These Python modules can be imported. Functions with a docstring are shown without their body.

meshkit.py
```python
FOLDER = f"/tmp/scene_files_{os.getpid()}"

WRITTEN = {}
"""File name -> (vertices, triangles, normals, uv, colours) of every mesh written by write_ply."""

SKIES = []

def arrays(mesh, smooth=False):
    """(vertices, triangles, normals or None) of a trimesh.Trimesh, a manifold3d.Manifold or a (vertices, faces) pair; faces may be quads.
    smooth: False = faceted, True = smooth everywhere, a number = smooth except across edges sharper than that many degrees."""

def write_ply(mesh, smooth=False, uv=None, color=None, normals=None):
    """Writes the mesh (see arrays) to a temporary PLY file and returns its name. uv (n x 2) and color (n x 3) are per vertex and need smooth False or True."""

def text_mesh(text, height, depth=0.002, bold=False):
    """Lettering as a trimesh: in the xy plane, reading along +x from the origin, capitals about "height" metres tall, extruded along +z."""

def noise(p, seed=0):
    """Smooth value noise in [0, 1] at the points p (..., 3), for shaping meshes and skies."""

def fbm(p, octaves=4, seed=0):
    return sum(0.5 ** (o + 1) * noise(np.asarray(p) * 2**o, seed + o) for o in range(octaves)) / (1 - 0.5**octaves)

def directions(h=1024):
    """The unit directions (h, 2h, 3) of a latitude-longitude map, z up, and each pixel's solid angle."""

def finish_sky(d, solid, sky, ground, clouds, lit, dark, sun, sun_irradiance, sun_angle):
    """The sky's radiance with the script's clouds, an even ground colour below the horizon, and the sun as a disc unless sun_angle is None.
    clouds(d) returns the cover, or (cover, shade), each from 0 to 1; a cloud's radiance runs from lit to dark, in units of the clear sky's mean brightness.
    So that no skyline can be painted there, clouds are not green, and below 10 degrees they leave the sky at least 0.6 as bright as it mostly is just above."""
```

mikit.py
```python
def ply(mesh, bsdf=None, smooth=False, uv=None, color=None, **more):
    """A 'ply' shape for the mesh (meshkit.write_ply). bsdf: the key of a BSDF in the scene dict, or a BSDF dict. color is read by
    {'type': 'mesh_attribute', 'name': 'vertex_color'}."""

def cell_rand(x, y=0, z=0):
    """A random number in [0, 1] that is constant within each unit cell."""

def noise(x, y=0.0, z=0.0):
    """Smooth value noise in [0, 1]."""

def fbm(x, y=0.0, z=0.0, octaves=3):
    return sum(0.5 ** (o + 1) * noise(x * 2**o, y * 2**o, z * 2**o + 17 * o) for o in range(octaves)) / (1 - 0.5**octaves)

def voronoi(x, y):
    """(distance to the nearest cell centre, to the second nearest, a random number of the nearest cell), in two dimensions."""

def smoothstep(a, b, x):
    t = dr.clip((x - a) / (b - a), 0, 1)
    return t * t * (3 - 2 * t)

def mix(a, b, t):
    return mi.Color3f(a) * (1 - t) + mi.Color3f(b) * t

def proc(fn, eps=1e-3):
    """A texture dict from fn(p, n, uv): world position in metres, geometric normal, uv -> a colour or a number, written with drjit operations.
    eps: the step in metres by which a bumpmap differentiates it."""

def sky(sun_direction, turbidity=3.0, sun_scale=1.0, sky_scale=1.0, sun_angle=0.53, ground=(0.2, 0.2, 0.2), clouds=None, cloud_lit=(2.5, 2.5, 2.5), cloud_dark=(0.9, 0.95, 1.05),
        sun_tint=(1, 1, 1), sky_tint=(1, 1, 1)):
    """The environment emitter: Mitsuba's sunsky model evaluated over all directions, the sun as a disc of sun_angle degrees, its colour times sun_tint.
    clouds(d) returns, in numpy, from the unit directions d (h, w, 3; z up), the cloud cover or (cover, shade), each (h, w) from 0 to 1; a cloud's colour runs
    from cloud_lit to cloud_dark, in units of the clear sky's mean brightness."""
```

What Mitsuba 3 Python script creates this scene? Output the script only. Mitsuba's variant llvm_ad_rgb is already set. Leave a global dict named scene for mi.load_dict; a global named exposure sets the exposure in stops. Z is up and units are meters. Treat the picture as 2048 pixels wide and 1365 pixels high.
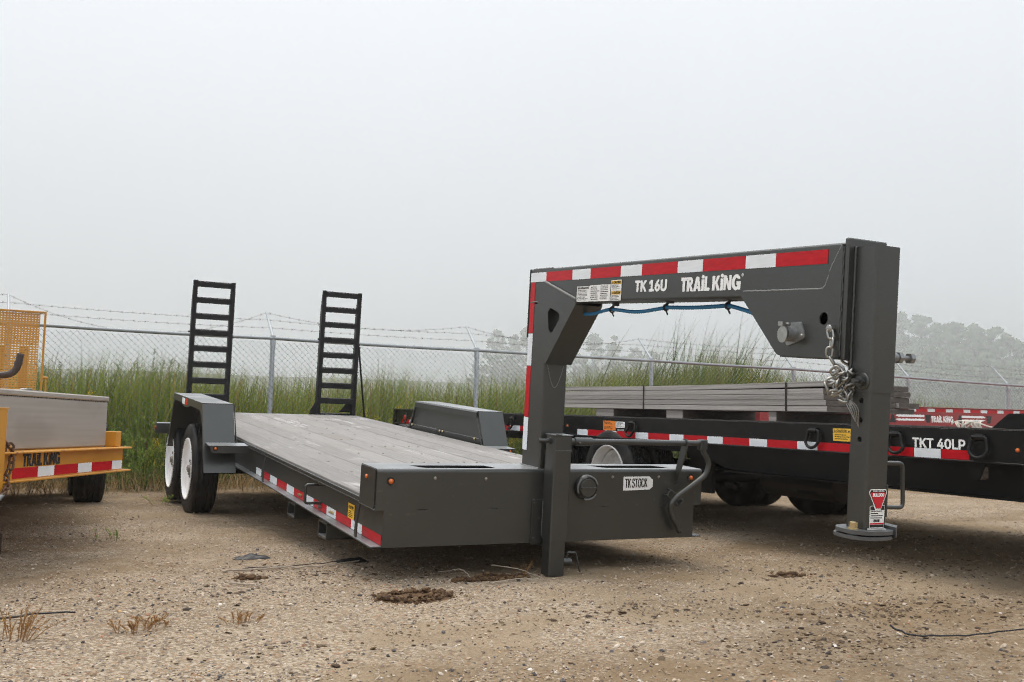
import math, random
import numpy as np
import trimesh
import drjit as dr
import mitsuba as mi
import manifold3d as m3
from shapely.geometry import Polygon, Point, box as sbox, MultiPolygon
from shapely.ops import unary_union
from shapely import affinity
from shapely.ops import unary_union
import mikit, meshkit

rng = np.random.default_rng(7)
random.seed(7)
T4 = mi.ScalarTransform4f

# ------------------------------------------------------------------ camera, sky, exposure, haze
CAM = np.array([-1.62755, -4.75257, 0.75661])
FWD = np.array([0.44464, 0.89136, 0.08817])
UP = np.array([-0.05808, -0.06953, 0.99589])
exposure = 2.2
scene = {'type': 'scene'}
labels = {}
scene['fog_medium'] = {'type': 'homogeneous', 'albedo': {'type': 'rgb', 'value': [0.955, 0.968, 0.975]}, 'sigma_t': 0.0018,
                       'phase': {'type': 'hg', 'g': 0.75}}
scene['camera'] = {'type': 'perspective', 'fov': 54.335, 'fov_axis': 'x', 'near_clip': 0.05, 'far_clip': 2000.0,
                   'to_world': T4().look_at(origin=CAM.tolist(), target=(CAM + FWD).tolist(), up=UP.tolist()),
                   'medium': {'type': 'ref', 'id': 'fog_medium'}}


def overcast(d):
    # an even fog sky, dullest along the horizon and brightest overhead, with a wide veil of light round the hidden sun
    el = np.clip(d[..., 2], 0, 1)
    sun = np.clip(d @ (SUN / np.linalg.norm(SUN)), 0, 1)
    n = meshkit.fbm(d * 3.0, octaves=3, seed=4)
    bright = .03 + .22 * el + .50 * el ** 3 + .22 * sun ** 6 + .05 * (n - .5)
    return np.ones(d.shape[:2]), np.clip(1 - bright, 0, 1)


SUN = np.array([-0.12, 0.35, 1.0])
scene['sky'] = mikit.sky(SUN.tolist(), turbidity=3, sun_scale=0.22, sun_angle=36, clouds=overcast,
                         cloud_lit=(4.6, 4.72, 4.92), cloud_dark=(1.41, 1.49, 1.575), ground=(0.25, 0.22, 0.18))
HB = dict(x0=-440., x1=720., y0=-90., y1=790., z0=-2.5, z1=80.)
scene['haze'] = {'type': 'cube',
                 'to_world': T4().translate([(HB['x0'] + HB['x1']) / 2, (HB['y0'] + HB['y1']) / 2, (HB['z0'] + HB['z1']) / 2]).scale(
                     [(HB['x1'] - HB['x0']) / 2, (HB['y1'] - HB['y0']) / 2, (HB['z1'] - HB['z0']) / 2]),
                 'bsdf': {'type': 'null'}, 'interior': {'type': 'ref', 'id': 'fog_medium'}}
labels['haze'] = {'label': 'thin morning fog filling the whole yard and marsh', 'category': 'fog', 'kind': 'stuff'}

# ------------------------------------------------------------------ helpers
_used = {}


def num(key):
    """key, key_001, key_002 ..."""
    n = _used.get(key, -1) + 1
    _used[key] = n
    return key if n == 0 else f'{key}_{n:03d}'


def thing(name, label, cat, group=None, kind=None):
    k = num(name)
    labels[k] = {'label': label, 'category': cat}
    if group:
        labels[k]['group'] = group
    if kind:
        labels[k]['kind'] = kind
    return k


def put(parent, name, mesh, mat, M=None, smooth=False, label=None, color=None, kind=None):
    """one entry of the scene; parent '' = top level under a key that thing() gave"""
    k = num(f'{parent}__{name}') if name else parent
    if M is not None:
        if isinstance(mesh, trimesh.Trimesh):
            mesh = trimesh.Trimesh(mesh.vertices @ M[:3, :3].T + M[:3, 3], mesh.faces, process=False)
        else:
            mesh = (np.asarray(mesh[0]) @ M[:3, :3].T + M[:3, 3], mesh[1])
    scene[k] = mikit.ply(mesh, mat, smooth=smooth, color=color)
    if label or kind:
        labels.setdefault(k, {})
        if label:
            labels[k]['label'] = label
        if kind:
            labels[k]['kind'] = kind
    return k


def cat(*ms):
    ms = [m for m in ms if m is not None]
    return trimesh.util.concatenate(ms) if len(ms) > 1 else ms[0]


def man(m):
    """manifold -> trimesh"""
    q = m.to_mesh()
    return trimesh.Trimesh(q.vert_properties[:, :3], q.tri_verts, process=False)


def hull(p):
    return man(m3.Manifold.hull_points(np.asarray(p, np.float64)))


def cbox(x0, x1, y0, y1, z0, z1, c=0.003):
    """a box with chamfered edges"""
    c = min(c, (x1 - x0) * .45, (y1 - y0) * .45, (z1 - z0) * .45)
    p = []
    for sx in (0, 1):
        for sy in (0, 1):
            for sz in (0, 1):
                q = np.array([(x0, x1)[sx], (y0, y1)[sy], (z0, z1)[sz]])
                d = np.array([1 - 2 * sx, 1 - 2 * sy, 1 - 2 * sz]) * c
                for a in range(3):
                    e = d.copy(); e[a] = 0
                    p.append(q + e)
    return hull(p)


def bx(x0, x1, y0, y1, z0, z1):
    m = trimesh.creation.box((x1 - x0, y1 - y0, z1 - z0))
    m.apply_translation(((x0 + x1) / 2, (y0 + y1) / 2, (z0 + z1) / 2))
    return m


def tube(pts, r, n=10, closed=False, cap=True):
    p = np.asarray(pts, float)
    N = len(p)
    if closed:
        t = np.roll(p, -1, 0) - np.roll(p, 1, 0)
    else:
        t = np.gradient(p, axis=0)
    t /= np.linalg.norm(t, axis=1, keepdims=True) + 1e-12
    r = np.broadcast_to(np.asarray(r, float), (N,))
    a = np.array([0, 0, 1.]) if abs(t[0, 2]) < .9 else np.array([1., 0, 0])
    fr = []
    for i in range(N):
        a = a - t[i] * (a @ t[i]); a /= np.linalg.norm(a) + 1e-12
        fr.append((a, np.cross(t[i], a)))
    if closed:
        pass
    A = np.array([f[0] for f in fr]); B = np.array([f[1] for f in fr])
    th = np.arange(n) * 2 * np.pi / n
    v = p[:, None] + r[:, None, None] * (np.cos(th)[None, :, None] * A[:, None] + np.sin(th)[None, :, None] * B[:, None])
    v = v.reshape(-1, 3)
    f = []
    for i in range(N if closed else N - 1):
        j = (i + 1) % N
        for k in range(n):
            k2 = (k + 1) % n
            f += [[i * n + k, i * n + k2, j * n + k2], [i * n + k, j * n + k2, j * n + k]]
    if cap and not closed:
        v = np.vstack([v, p[:1], p[-1:]])
        c0, c1 = len(v) - 2, len(v) - 1
        for k in range(n):
            k2 = (k + 1) % n
            f += [[c0, k2, k], [c1, (N - 1) * n + k, (N - 1) * n + k2]]
    return trimesh.Trimesh(v, np.array(f), process=False)


def rod(a, b, r, n=12):
    return tube([a, b], r, n)


def bend(pts, rad=.012, seg=4):
    """round the corners of a polyline"""
    p = [np.asarray(q, float) for q in pts]
    out = [p[0]]
    for i in range(1, len(p) - 1):
        a, b, c = p[i - 1], p[i], p[i + 1]
        u, w = a - b, c - b
        lu, lw = np.linalg.norm(u), np.linalg.norm(w)
        d = min(rad, lu * .45, lw * .45)
        s, e = b + u / lu * d, b + w / lw * d
        for k in range(seg + 1):
            t = k / seg
            out.append((1 - t) ** 2 * s + 2 * t * (1 - t) * b + t * t * e)
    out.append(p[-1])
    return out


def spline(pts, n=6):
    p = np.asarray(pts, float)
    q = np.vstack([2 * p[0] - p[1], p, 2 * p[-1] - p[-2]])
    out = []
    for i in range(1, len(q) - 2):
        for k in range(n):
            t = k / n
            out.append(.5 * ((2 * q[i]) + (q[i + 1] - q[i - 1]) * t + (2 * q[i - 1] - 5 * q[i] + 4 * q[i + 1] - q[i + 2]) * t * t
                             + (3 * q[i] - q[i - 1] - 3 * q[i + 1] + q[i + 2]) * t ** 3))
    out.append(p[-1])
    return np.array(out)


def extr(poly, d):
    gs = getattr(poly, 'geoms', [poly])
    return cat(*[trimesh.creation.extrude_polygon(g, d, engine='earcut') for g in gs])


def frame(o, ex, ey):
    ex, ey = np.asarray(ex, float), np.asarray(ey, float)
    ex = ex / np.linalg.norm(ex)
    ez = np.cross(ex, ey); ez /= np.linalg.norm(ez)
    ey = np.cross(ez, ex)
    M = np.eye(4); M[:3, 0], M[:3, 1], M[:3, 2], M[:3, 3] = ex, ey, ez, o
    return M


def mv(m, M):
    return trimesh.Trimesh(m.vertices @ M[:3, :3].T + M[:3, 3], m.faces if np.linalg.det(M[:3, :3]) > 0 else m.faces[:, ::-1], process=False)


def plate(pts, axis, a, b, holes=()):
    """polygon in the two other axes (x,y,z order kept) extruded along axis from a to b"""
    poly = pts if hasattr(pts, 'exterior') or hasattr(pts, 'geoms') else Polygon(pts)
    for h in holes:
        poly = poly.difference(h if hasattr(h, 'exterior') else Polygon(h))
    m = extr(poly, b - a)
    v = m.vertices.copy()
    if axis == 0:   # (y,z)
        w = np.stack([v[:, 2] + a, v[:, 0], v[:, 1]], 1); f = m.faces
    elif axis == 1:  # (x,z)
        w = np.stack([v[:, 0], v[:, 2] + a, v[:, 1]], 1); f = m.faces[:, ::-1]
    else:
        w = np.stack([v[:, 0], v[:, 1], v[:, 2] + a], 1); f = m.faces
    return trimesh.Trimesh(w, f, process=False)


def rrect(x0, x1, y0, y1, r, q=3):
    return sbox(x0 + r, y0 + r, x1 - r, y1 - r).buffer(r, quad_segs=q)


def sqtube(x0, x1, y0, y1, z0, z1, axis=2, r=.01, wall=None):
    """square tube with rounded long edges along axis"""
    b = [(x0, x1), (y0, y1), (z0, z1)]
    o = [i for i in range(3) if i != axis]
    poly = rrect(b[o[0]][0], b[o[0]][1], b[o[1]][0], b[o[1]][1], r)
    if wall:
        poly = poly.difference(poly.buffer(-wall))
    return plate(poly, axis, b[axis][0], b[axis][1])


def lathe(profile, n=40, axis=0):
    """profile (r, h) revolved; axis 0: h along x"""
    p = np.asarray(profile, float)
    th = np.arange(n) * 2 * np.pi / n
    v = np.stack([p[:, None, 1] + 0 * th, p[:, None, 0] * np.cos(th), p[:, None, 0] * np.sin(th)], -1).reshape(-1, 3)
    f = []
    for i in range(len(p) - 1):
        for k in range(n):
            k2 = (k + 1) % n
            f += [[i * n + k, i * n + k2, (i + 1) * n + k2], [i * n + k, (i + 1) * n + k2, (i + 1) * n + k]]
    m = trimesh.Trimesh(v, np.array(f), process=False)
    if axis == 2:
        m.vertices = m.vertices[:, [1, 2, 0]]
    elif axis == 1:
        m.vertices = m.vertices[:, [2, 0, 1]]
    return m


def at(m, x, y, z):
    m = m.copy(); m.apply_translation((x, y, z)); return m


def hexnut(r, h):
    """hexagonal prism along +z"""
    return extr(Polygon([(r * math.cos(a), r * math.sin(a)) for a in np.arange(6) * math.pi / 3]), h)


def dome(r, h, n=16):
    """a lens dome along +z"""
    t = np.linspace(0, 1, 6)
    return lathe(np.stack([r * np.cos(t * np.pi / 2) + 1e-5, h * np.sin(t * np.pi / 2)], 1), n, axis=2)


# ------------------------------------------------------------------ lettering
def ell(cx, cy, rx, ry):
    return affinity.scale(Point(cx, cy).buffer(1, quad_segs=8), rx, ry)


LOGO = {
    'T': (.62, [sbox(0, .76, .62, 1), sbox(.18, 0, .44, 1)], []),
    'R': (.68, [sbox(0, 0, .26, 1), unary_union([sbox(0, .42, .4, 1), ell(.38, .71, .26, .29)]), Polygon([(.2, .5), (.44, .5), (.7, 0), (.42, 0)])], [rrect(.24, .4, .62, .8, .06)]),
    'A': (.8, [Polygon([(0, 0), (.25, 1), (.55, 1), (.8, 0), (.53, 0), (.49, .17), (.31, .17), (.27, 0)])], [Polygon([(.34, .35), (.46, .35), (.4, .7)])]),
    'i': (.28, [sbox(.01, 0, .27, .8), ell(.15, .99, .15, .13)], []),
    'L': (.54, [sbox(0, 0, .26, 1), sbox(0, 0, .54, .23)], []),
    'K': (.78, [sbox(0, 0, .26, 1), Polygon([(.2, .42), (.47, 1), (.76, 1), (.44, .46)]), Polygon([(.22, .62), (.46, .62), (.8, 0), (.5, 0)])], []),
    'N': (.76, [sbox(0, 0, .23, 1), sbox(.53, 0, .76, 1), Polygon([(0, 1), (.27, 1), (.76, 0), (.49, 0)])], []),
    'G': (.84, [ell(.42, .5, .42, .53)], [ell(.44, .5, .17, .3), sbox(.46, .56, .9, .72)]),
    '-': (.2, [], []),
}


def logo_poly(h, w):
    x, out = 0, []
    for ch in 'TRAiL-KiNG':
        wd, add, sub = LOGO[ch]
        if add:
            g = unary_union(add)
            for s in sub:
                g = g.difference(s)
            if ch == 'G':
                g = unary_union([g, sbox(.46, .33, .84, .56), sbox(.6, .02, .84, .5)])
            out.append(affinity.translate(g, x, 0))
        x += wd + .035
    g = unary_union(out)
    return affinity.scale(g, w / x, h, origin=(0, 0))


def logo(h, w, d=.0008):
    return extr(logo_poly(h, w), d)


def text(s, h, w=None, d=.0008, bold=True):
    m = meshkit.text_mesh(s, h, d, bold)
    if w:
        v = m.vertices
        x0, x1 = v[:, 0].min(), v[:, 0].max()
        m.vertices = np.stack([(v[:, 0] - x0) * w / (x1 - x0), v[:, 1], v[:, 2]], 1)
    return m


def fat_text(s, h, w, d=.0008, grow=.04):
    """lettering thickened by stacking shifted copies"""
    ms = []
    for k, (a, b) in enumerate(((-1, 0), (1, 0), (0, .6), (0, -.6))):
        ms.append(at(text(s, h, w, d), a * grow * h, b * grow * h, k * 2e-4))
    return cat(*ms)


def bars(w, h, rows, seed, fill=.9):
    """rows of tiny print that is too small to read"""
    r = np.random.default_rng(seed)
    ms = []
    for i in range(rows):
        y = h * (1 - (i + .5) / rows)
        x, end = 0., w * fill * r.uniform(.6, 1)
        while x < end:
            l = min(r.uniform(.05, .16) * w, w - x)
            ms.append(bx(x, x + l * .85, y - h / rows * .2, y + h / rows * .2, 0, .0004))
            x += l
    return cat(*ms)


# ------------------------------------------------------------------ materials
def rgb(c):
    return {'type': 'rgb', 'value': [float(x) for x in c]}


def pr(name, col, rough=.5, metal=0., spec=.5, coat=0., two=False, **kw):
    b = {'type': 'principled', 'base_color': col if isinstance(col, dict) else rgb(col), 'roughness': rough, 'metallic': metal, 'specular': spec}
    if coat:
        b['clearcoat'] = coat; b['clearcoat_gloss'] = .9
    b.update(kw)
    scene[name] = {'type': 'twosided', 'bsdf': b} if two else b
    return name


noise, fbm, voronoi, smoothstep, mix, cell_rand = mikit.noise, mikit.fbm, mikit.voronoi, mikit.smoothstep, mikit.mix, mikit.cell_rand


def top_dust_sheen(p, n):
    """dust and dew film, plus sky reflection painted into the colour, on level faces only"""
    d = fbm(p.x * 4.3, p.y * 4.3, p.z * 4.3, 4)
    return smoothstep(.80, .97, n.z) * (.62 + .38 * smoothstep(.3, .7, d))


def gray_col(p, n, uv):
    d = fbm(p.x * 2.3, p.y * 2.3, p.z * 2.3, 3)
    s = noise(p.x * 260, p.y * 260, p.z * 260)
    c = mix((.069, .073, .071), (.087, .091, .088), d) * (.92 + .16 * s)
    mud = smoothstep(.76, .82, fbm(p.x * 34, p.y * 34, p.z * 34, 3)) * smoothstep(.75, .25, p.z) * .5
    c = mix(c, (.16, .135, .10), mud)
    return mix(c, (.27, .285, .295), top_dust_sheen(p, n))  # tops paler: settled film and a painted sky sheen together


def gray_metal(p, n, uv):
    return .70 * (1 - .9 * top_dust_sheen(p, n))


def gray_rough(p, n, uv):
    return .27 + .14 * fbm(p.x * 5, p.y * 5, p.z * 5, 3) + .05 * noise(p.x * 120, p.y * 120, p.z * 120)


pr('gray_paint', mikit.proc(gray_col), mikit.proc(gray_rough), metal=mikit.proc(gray_metal), spec=.5, coat=.35, two=True)
pr('foot_plate', mikit.proc(lambda p, n, uv: mix((.07, .075, .078), (.13, .135, .14), fbm(p.x * 40, p.y * 40, p.z * 40, 3))), .4, metal=.2, two=True)
pr('weld', (.17, .175, .175), .3, two=True)
pr('black_paint', mikit.proc(lambda p, n, uv: mix((.005, .005, .006), (.013, .013, .012), fbm(p.x * 3, p.y * 3, p.z * 3, 3))), .30, spec=.22, two=True)
pr('ramp_black', mikit.proc(lambda p, n, uv: mix((.006, .006, .007), (.012, .012, .012), fbm(p.x * 6, p.y * 6, p.z * 6, 3))), .45, spec=.25, two=True)


def red_col(p, n, uv):
    d = fbm(p.x * 1.5, p.y * 1.5, p.z * 6, 3)
    return mix((.235, .014, .018), (.30, .024, .026), d)


pr('red_paint', mikit.proc(red_col), .4, two=True)


def yellow_col(p, n, uv):
    d = fbm(p.x * 4, p.y * 4, p.z * 2, 3)
    rust = smoothstep(.70, .80, fbm(p.x * 21 + 3, p.y * 21, p.z * 15, 4))
    c = mix((.47, .195, .013), (.58, .270, .026), d)
    return mix(c, (.17, .06, .02), rust * .8)


pr('yellow_paint', mikit.proc(yellow_col), .42, two=True)
pr('tape_red', mikit.proc(lambda p, n, uv: mix((.43, .004, .010), (.56, .008, .018), fbm(p.x * 30, p.y * 30, p.z * 90, 2))), .35, spec=.22, two=True)
pr('tape_white', mikit.proc(lambda p, n, uv: mix((.70, .755, .80), (.80, .845, .88), fbm(p.x * 20, p.y * 20, p.z * 160, 2))), .35, two=True)
pr('decal_white', (.82, .83, .82), .4, two=True)
pr('decal_letter', (.86, .88, .89), .4, two=True)
pr('decal_yellow', (.80, .48, .03), .4, two=True)
pr('decal_orange', (.80, .22, .02), .45, two=True)
pr('decal_red', (.58, .012, .03), .35, two=True)
pr('print_black', (.012, .012, .013), .5, two=True)
pr('amber', (.62, .125, .006), .15, coat=1., two=True)
pr('lamp_red', (.55, .008, .008), .2, coat=1., two=True)


def rubber_col(p, n, uv):
    d = fbm(p.x * 9, p.y * 9, p.z * 9, 3)
    return mix((.008, .008, .009), (.030, .028, .025), smoothstep(.35, .85, d))


pr('rubber', mikit.proc(rubber_col), .62, spec=.35, two=True)
pr('rim_white', mikit.proc(lambda p, n, uv: mix((.86, .87, .88), (.78, .78, .77), smoothstep(.5, .9, fbm(p.x * 8, p.y * 8, p.z * 8, 3)))), .35, two=True)
pr('rim_gray', mikit.proc(lambda p, n, uv: mix((.66, .67, .68), (.52, .52, .51), fbm(p.x * 9, p.y * 9, p.z * 9, 3))), .38, two=True)
pr('hub_steel', mikit.proc(lambda p, n, uv: mix((.16, .13, .10), (.32, .30, .27), noise(p.x * 70, p.y * 70, p.z * 70))), .5, metal=.5, two=True)
pr('zinc', mikit.proc(lambda p, n, uv: mix((.30, .30, .285), (.44, .44, .42), noise(p.x * 60, p.y * 60, p.z * 60))), .26, metal=.9, two=True)
pr('yellow_zinc', (.62, .50, .28), .3, metal=.85, two=True)
pr('socket_metal', mikit.proc(lambda p, n, uv: mix((.20, .21, .215), (.29, .30, .305), noise(p.x * 90, p.y * 90, p.z * 90))), .4, metal=.5, two=True)
pr('galvanized', mikit.proc(lambda p, n, uv: mix((.24, .262, .275), (.38, .405, .42), fbm(p.x * 14, p.y * 14, p.z * 14, 3))), .42, metal=.45, two=True)
pr('galv_post', mikit.proc(lambda p, n, uv: mix((.40, .435, .465), (.55, .585, .61), fbm(p.x * 14, p.y * 14, p.z * 14, 3))), .45, metal=.3, two=True)
pr('wire', (.11, .13, .135), .45, metal=.5, two=True)
pr('barbed', (.13, .12, .11), .6, metal=.4, two=True)
pr('rust', mikit.proc(lambda p, n, uv: mix((.055, .033, .022), (.16, .075, .035), fbm(p.x * 50, p.y * 50, p.z * 50, 3))), .8, two=True)
pr('blue_cable', (.015, .16, .36), .4, two=True)
pr('black_plastic', (.014, .014, .015), .42, two=True)
pr('brown_paint', mikit.proc(lambda p, n, uv: mix((.035, .026, .024), (.075, .055, .05), fbm(p.x * 20, p.y * 20, p.z * 20, 3))), .45, two=True)


def alu_col(p, n, uv):
    streak = fbm(p.x * 2, p.y * 2, p.z * 60, 2)
    dirt = smoothstep(.50, .80, fbm(p.x * 3.2 + 5, p.y * 3.2, p.z * 4.5, 4))
    return mix(mix((.365, .330, .290), (.45, .415, .375), streak), (.23, .195, .165), .32 * dirt)


pr('alu', mikit.proc(alu_col), .42, metal=.35, two=True)


def plank_col(p, n, uv):
    """weathered deck: long grain along y, each plank by the number of its lane"""
    lane = dr.floor((p.x + .0) / .1935)
    r = cell_rand(lane, 3, 1)
    g = fbm(p.x * 95 + r * 40, p.y * 2.2 + r * 9, p.z * 40, 3)
    fine = noise(p.x * 320, p.y * 7, 3)
    scuff = smoothstep(.60, .86, fbm(p.x * 3.1 + 9 * r, p.y * 1.7, 4, 4)) * smoothstep(.35, .75, noise(p.x * 60, p.y * 5, 8))
    stain = smoothstep(.58, .85, fbm(p.x * 2.1 + 7, p.y * 1.2 + 3 * r, 2, 3))
    c = mix((.150, .143, .137), (.285, .275, .265), .60 * g + .42 * r + .2 * fine - .10)
    c = mix(c, (.20, .175, .15), .45 * stain)
    return mix(c, (.52, .51, .50), .75 * scuff)


pr('plank_wood', mikit.proc(plank_col), .6, spec=.35, two=True)


def lumber_col(p, n, uv):
    lay = dr.floor((p.z - .019 * p.y) / .0395)
    r = cell_rand(lay, dr.floor(p.x / .2), 7)
    g = fbm(p.x * 30, p.y * 3.0 + r * 31, p.z * 130 + r * 17, 3)
    end = dr.clip(dr.abs(n.y) * 2 - .8, 0, 1)
    knot = smoothstep(.74, .84, fbm(p.y * 5 + r * 13, p.z * 30, p.x * 8, 3))
    c = mix((.145, .135, .126), (.43, .41, .39), .12 + .75 * g + .55 * (r - .5))
    c = mix(c, (.10, .085, .075), .6 * knot)
    return mix(c, mix((.06, .05, .043), (.135, .115, .10), fbm(p.x * 40, p.y * 3, p.z * 60, 3)), end)


pr('lumber', mikit.proc(lumber_col), .75, spec=.3, two=True)
scene['vcol'] = {'type': 'twosided', 'bsdf': {'type': 'principled', 'base_color': {'type': 'mesh_attribute', 'name': 'vertex_color'}, 'roughness': .75, 'specular': .25}}
scene['leaf'] = {'type': 'principledthin', 'base_color': {'type': 'mesh_attribute', 'name': 'vertex_color'}, 'roughness': .55, 'diff_trans': 1.0, 'eta': 1.33}
scene['leaf_far'] = {'type': 'twosided', 'bsdf': {'type': 'diffuse', 'reflectance': {'type': 'mesh_attribute', 'name': 'vertex_color'}}}

# ------------------------------------------------------------------ ground
def gz(x, y):
    x = np.asarray(x, float); y = np.asarray(y, float)
    near = np.exp(-((x - 1.5) ** 2 + (y - 1) ** 2) / 200.)
    p = np.stack([x, y, 0 * x], -1)
    z = .028 * (meshkit.fbm(p * .7, 3, seed=3) - .5) * near + .010 * (meshkit.noise(p * 5., 5) - .5) * near
    rut = .02 * np.exp(-((y + 1.5 + .25 * (x - 1.2)) / .22) ** 2) * np.exp(-((x - 2) / 1.6) ** 2)
    return z + .03 * np.clip((x - 2.6) / 2.5, 0, 1) + rut * (meshkit.noise(p * 9., 8) - .3)


def graded(a, b, lo, hi, step, g=1.16):
    core = list(np.arange(a, b, step))
    s, q, left = step, a, []
    while q > lo:
        s *= g; q -= s; left.append(max(q, lo))
    s, q, right = step, core[-1], []
    while q < hi:
        s *= g; q += s; right.append(min(q, hi))
    return np.array(left[::-1] + core + right)


gxs, gys = graded(-3.8, 6.4, -435, 715, .036), graded(-4.4, 4.6, -85, 785, .036)
GX, GY = np.meshgrid(gxs, gys, indexing='ij')
GZ = gz(GX, GY)
ii, jj = np.meshgrid(np.arange(len(gxs) - 1), np.arange(len(gys) - 1), indexing='ij')
q0 = (ii * len(gys) + jj).ravel()
gq = np.stack([q0, q0 + len(gys), q0 + len(gys) + 1, q0 + 1], 1)


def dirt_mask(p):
    """0 = pale sand and gravel, 1 = brown earth"""
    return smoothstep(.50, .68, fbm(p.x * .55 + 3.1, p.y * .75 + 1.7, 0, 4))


def sand_mask(p):
    return smoothstep(.48, .62, fbm(p.x * .8 + 11, p.y * .8 + 5, 2, 4))


def ground_col(p, n, uv):
    d1, e1, w1 = voronoi(p.x * 55, p.y * 55)
    d2, e2, w2 = voronoi(p.x * 130 + 7, p.y * 130)
    sm, dm = sand_mask(p), dirt_mask(p)
    base = mix((.43, .335, .228), (.31, .232, .150), fbm(p.x * 6, p.y * 6, 3, 4))
    track = smoothstep(.44, .70, fbm(p.x * .35 + p.y * .12 + 2, p.y * 1.5 - p.x * .25, 7, 4))
    base = mix(base, (.235, .170, .105), .55 * track)
    base = base * (.86 + .28 * noise(p.x * 240, p.y * 240, 1))
    st = mix((.56, .48, .38), (.19, .16, .14), smoothstep(.35, .95, w1))
    st = mix(st, (.40, .22, .13), smoothstep(.88, .90, dr.abs(w1 - .5) * 2) * .8)
    st2 = mix((.58, .50, .39), (.16, .13, .11), w2)
    k1 = smoothstep(.46, .30, d1) * smoothstep(.75, .45, sm) * smoothstep(.30, .42, noise(p.x * 55, p.y * 55, 9) + .2)
    k2 = smoothstep(.5, .3, d2) * (1 - .45 * sm) * .8
    c = mix(base, st2, k2)
    c = mix(c, st, k1 * .9)
    dm = dr.clip(dm + .8 * smoothstep(-1.2, .7, p.y) * smoothstep(.30, .62, fbm(p.x * 1.6, p.y * 2.6, 4, 4)), 0, 1)  # more brown earth toward the rear, broken up by noise
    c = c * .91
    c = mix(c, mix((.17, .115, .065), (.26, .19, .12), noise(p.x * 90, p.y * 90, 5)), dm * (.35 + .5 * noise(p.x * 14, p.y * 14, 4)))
    far = smoothstep(8.5, 12.0, p.y)
    return mix(c, mix((.13, .12, .05), (.20, .17, .09), fbm(p.x, p.y, 1, 3)), far)


def ground_bump(p, n, uv):
    d1, e1, w1 = voronoi(p.x * 55, p.y * 55)
    d2, e2, w2 = voronoi(p.x * 130 + 7, p.y * 130)
    return .55 * smoothstep(.5, .1, d1) * w1 + .3 * smoothstep(.5, .1, d2) + .6 * fbm(p.x * 22, p.y * 22, 0, 3)


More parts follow.
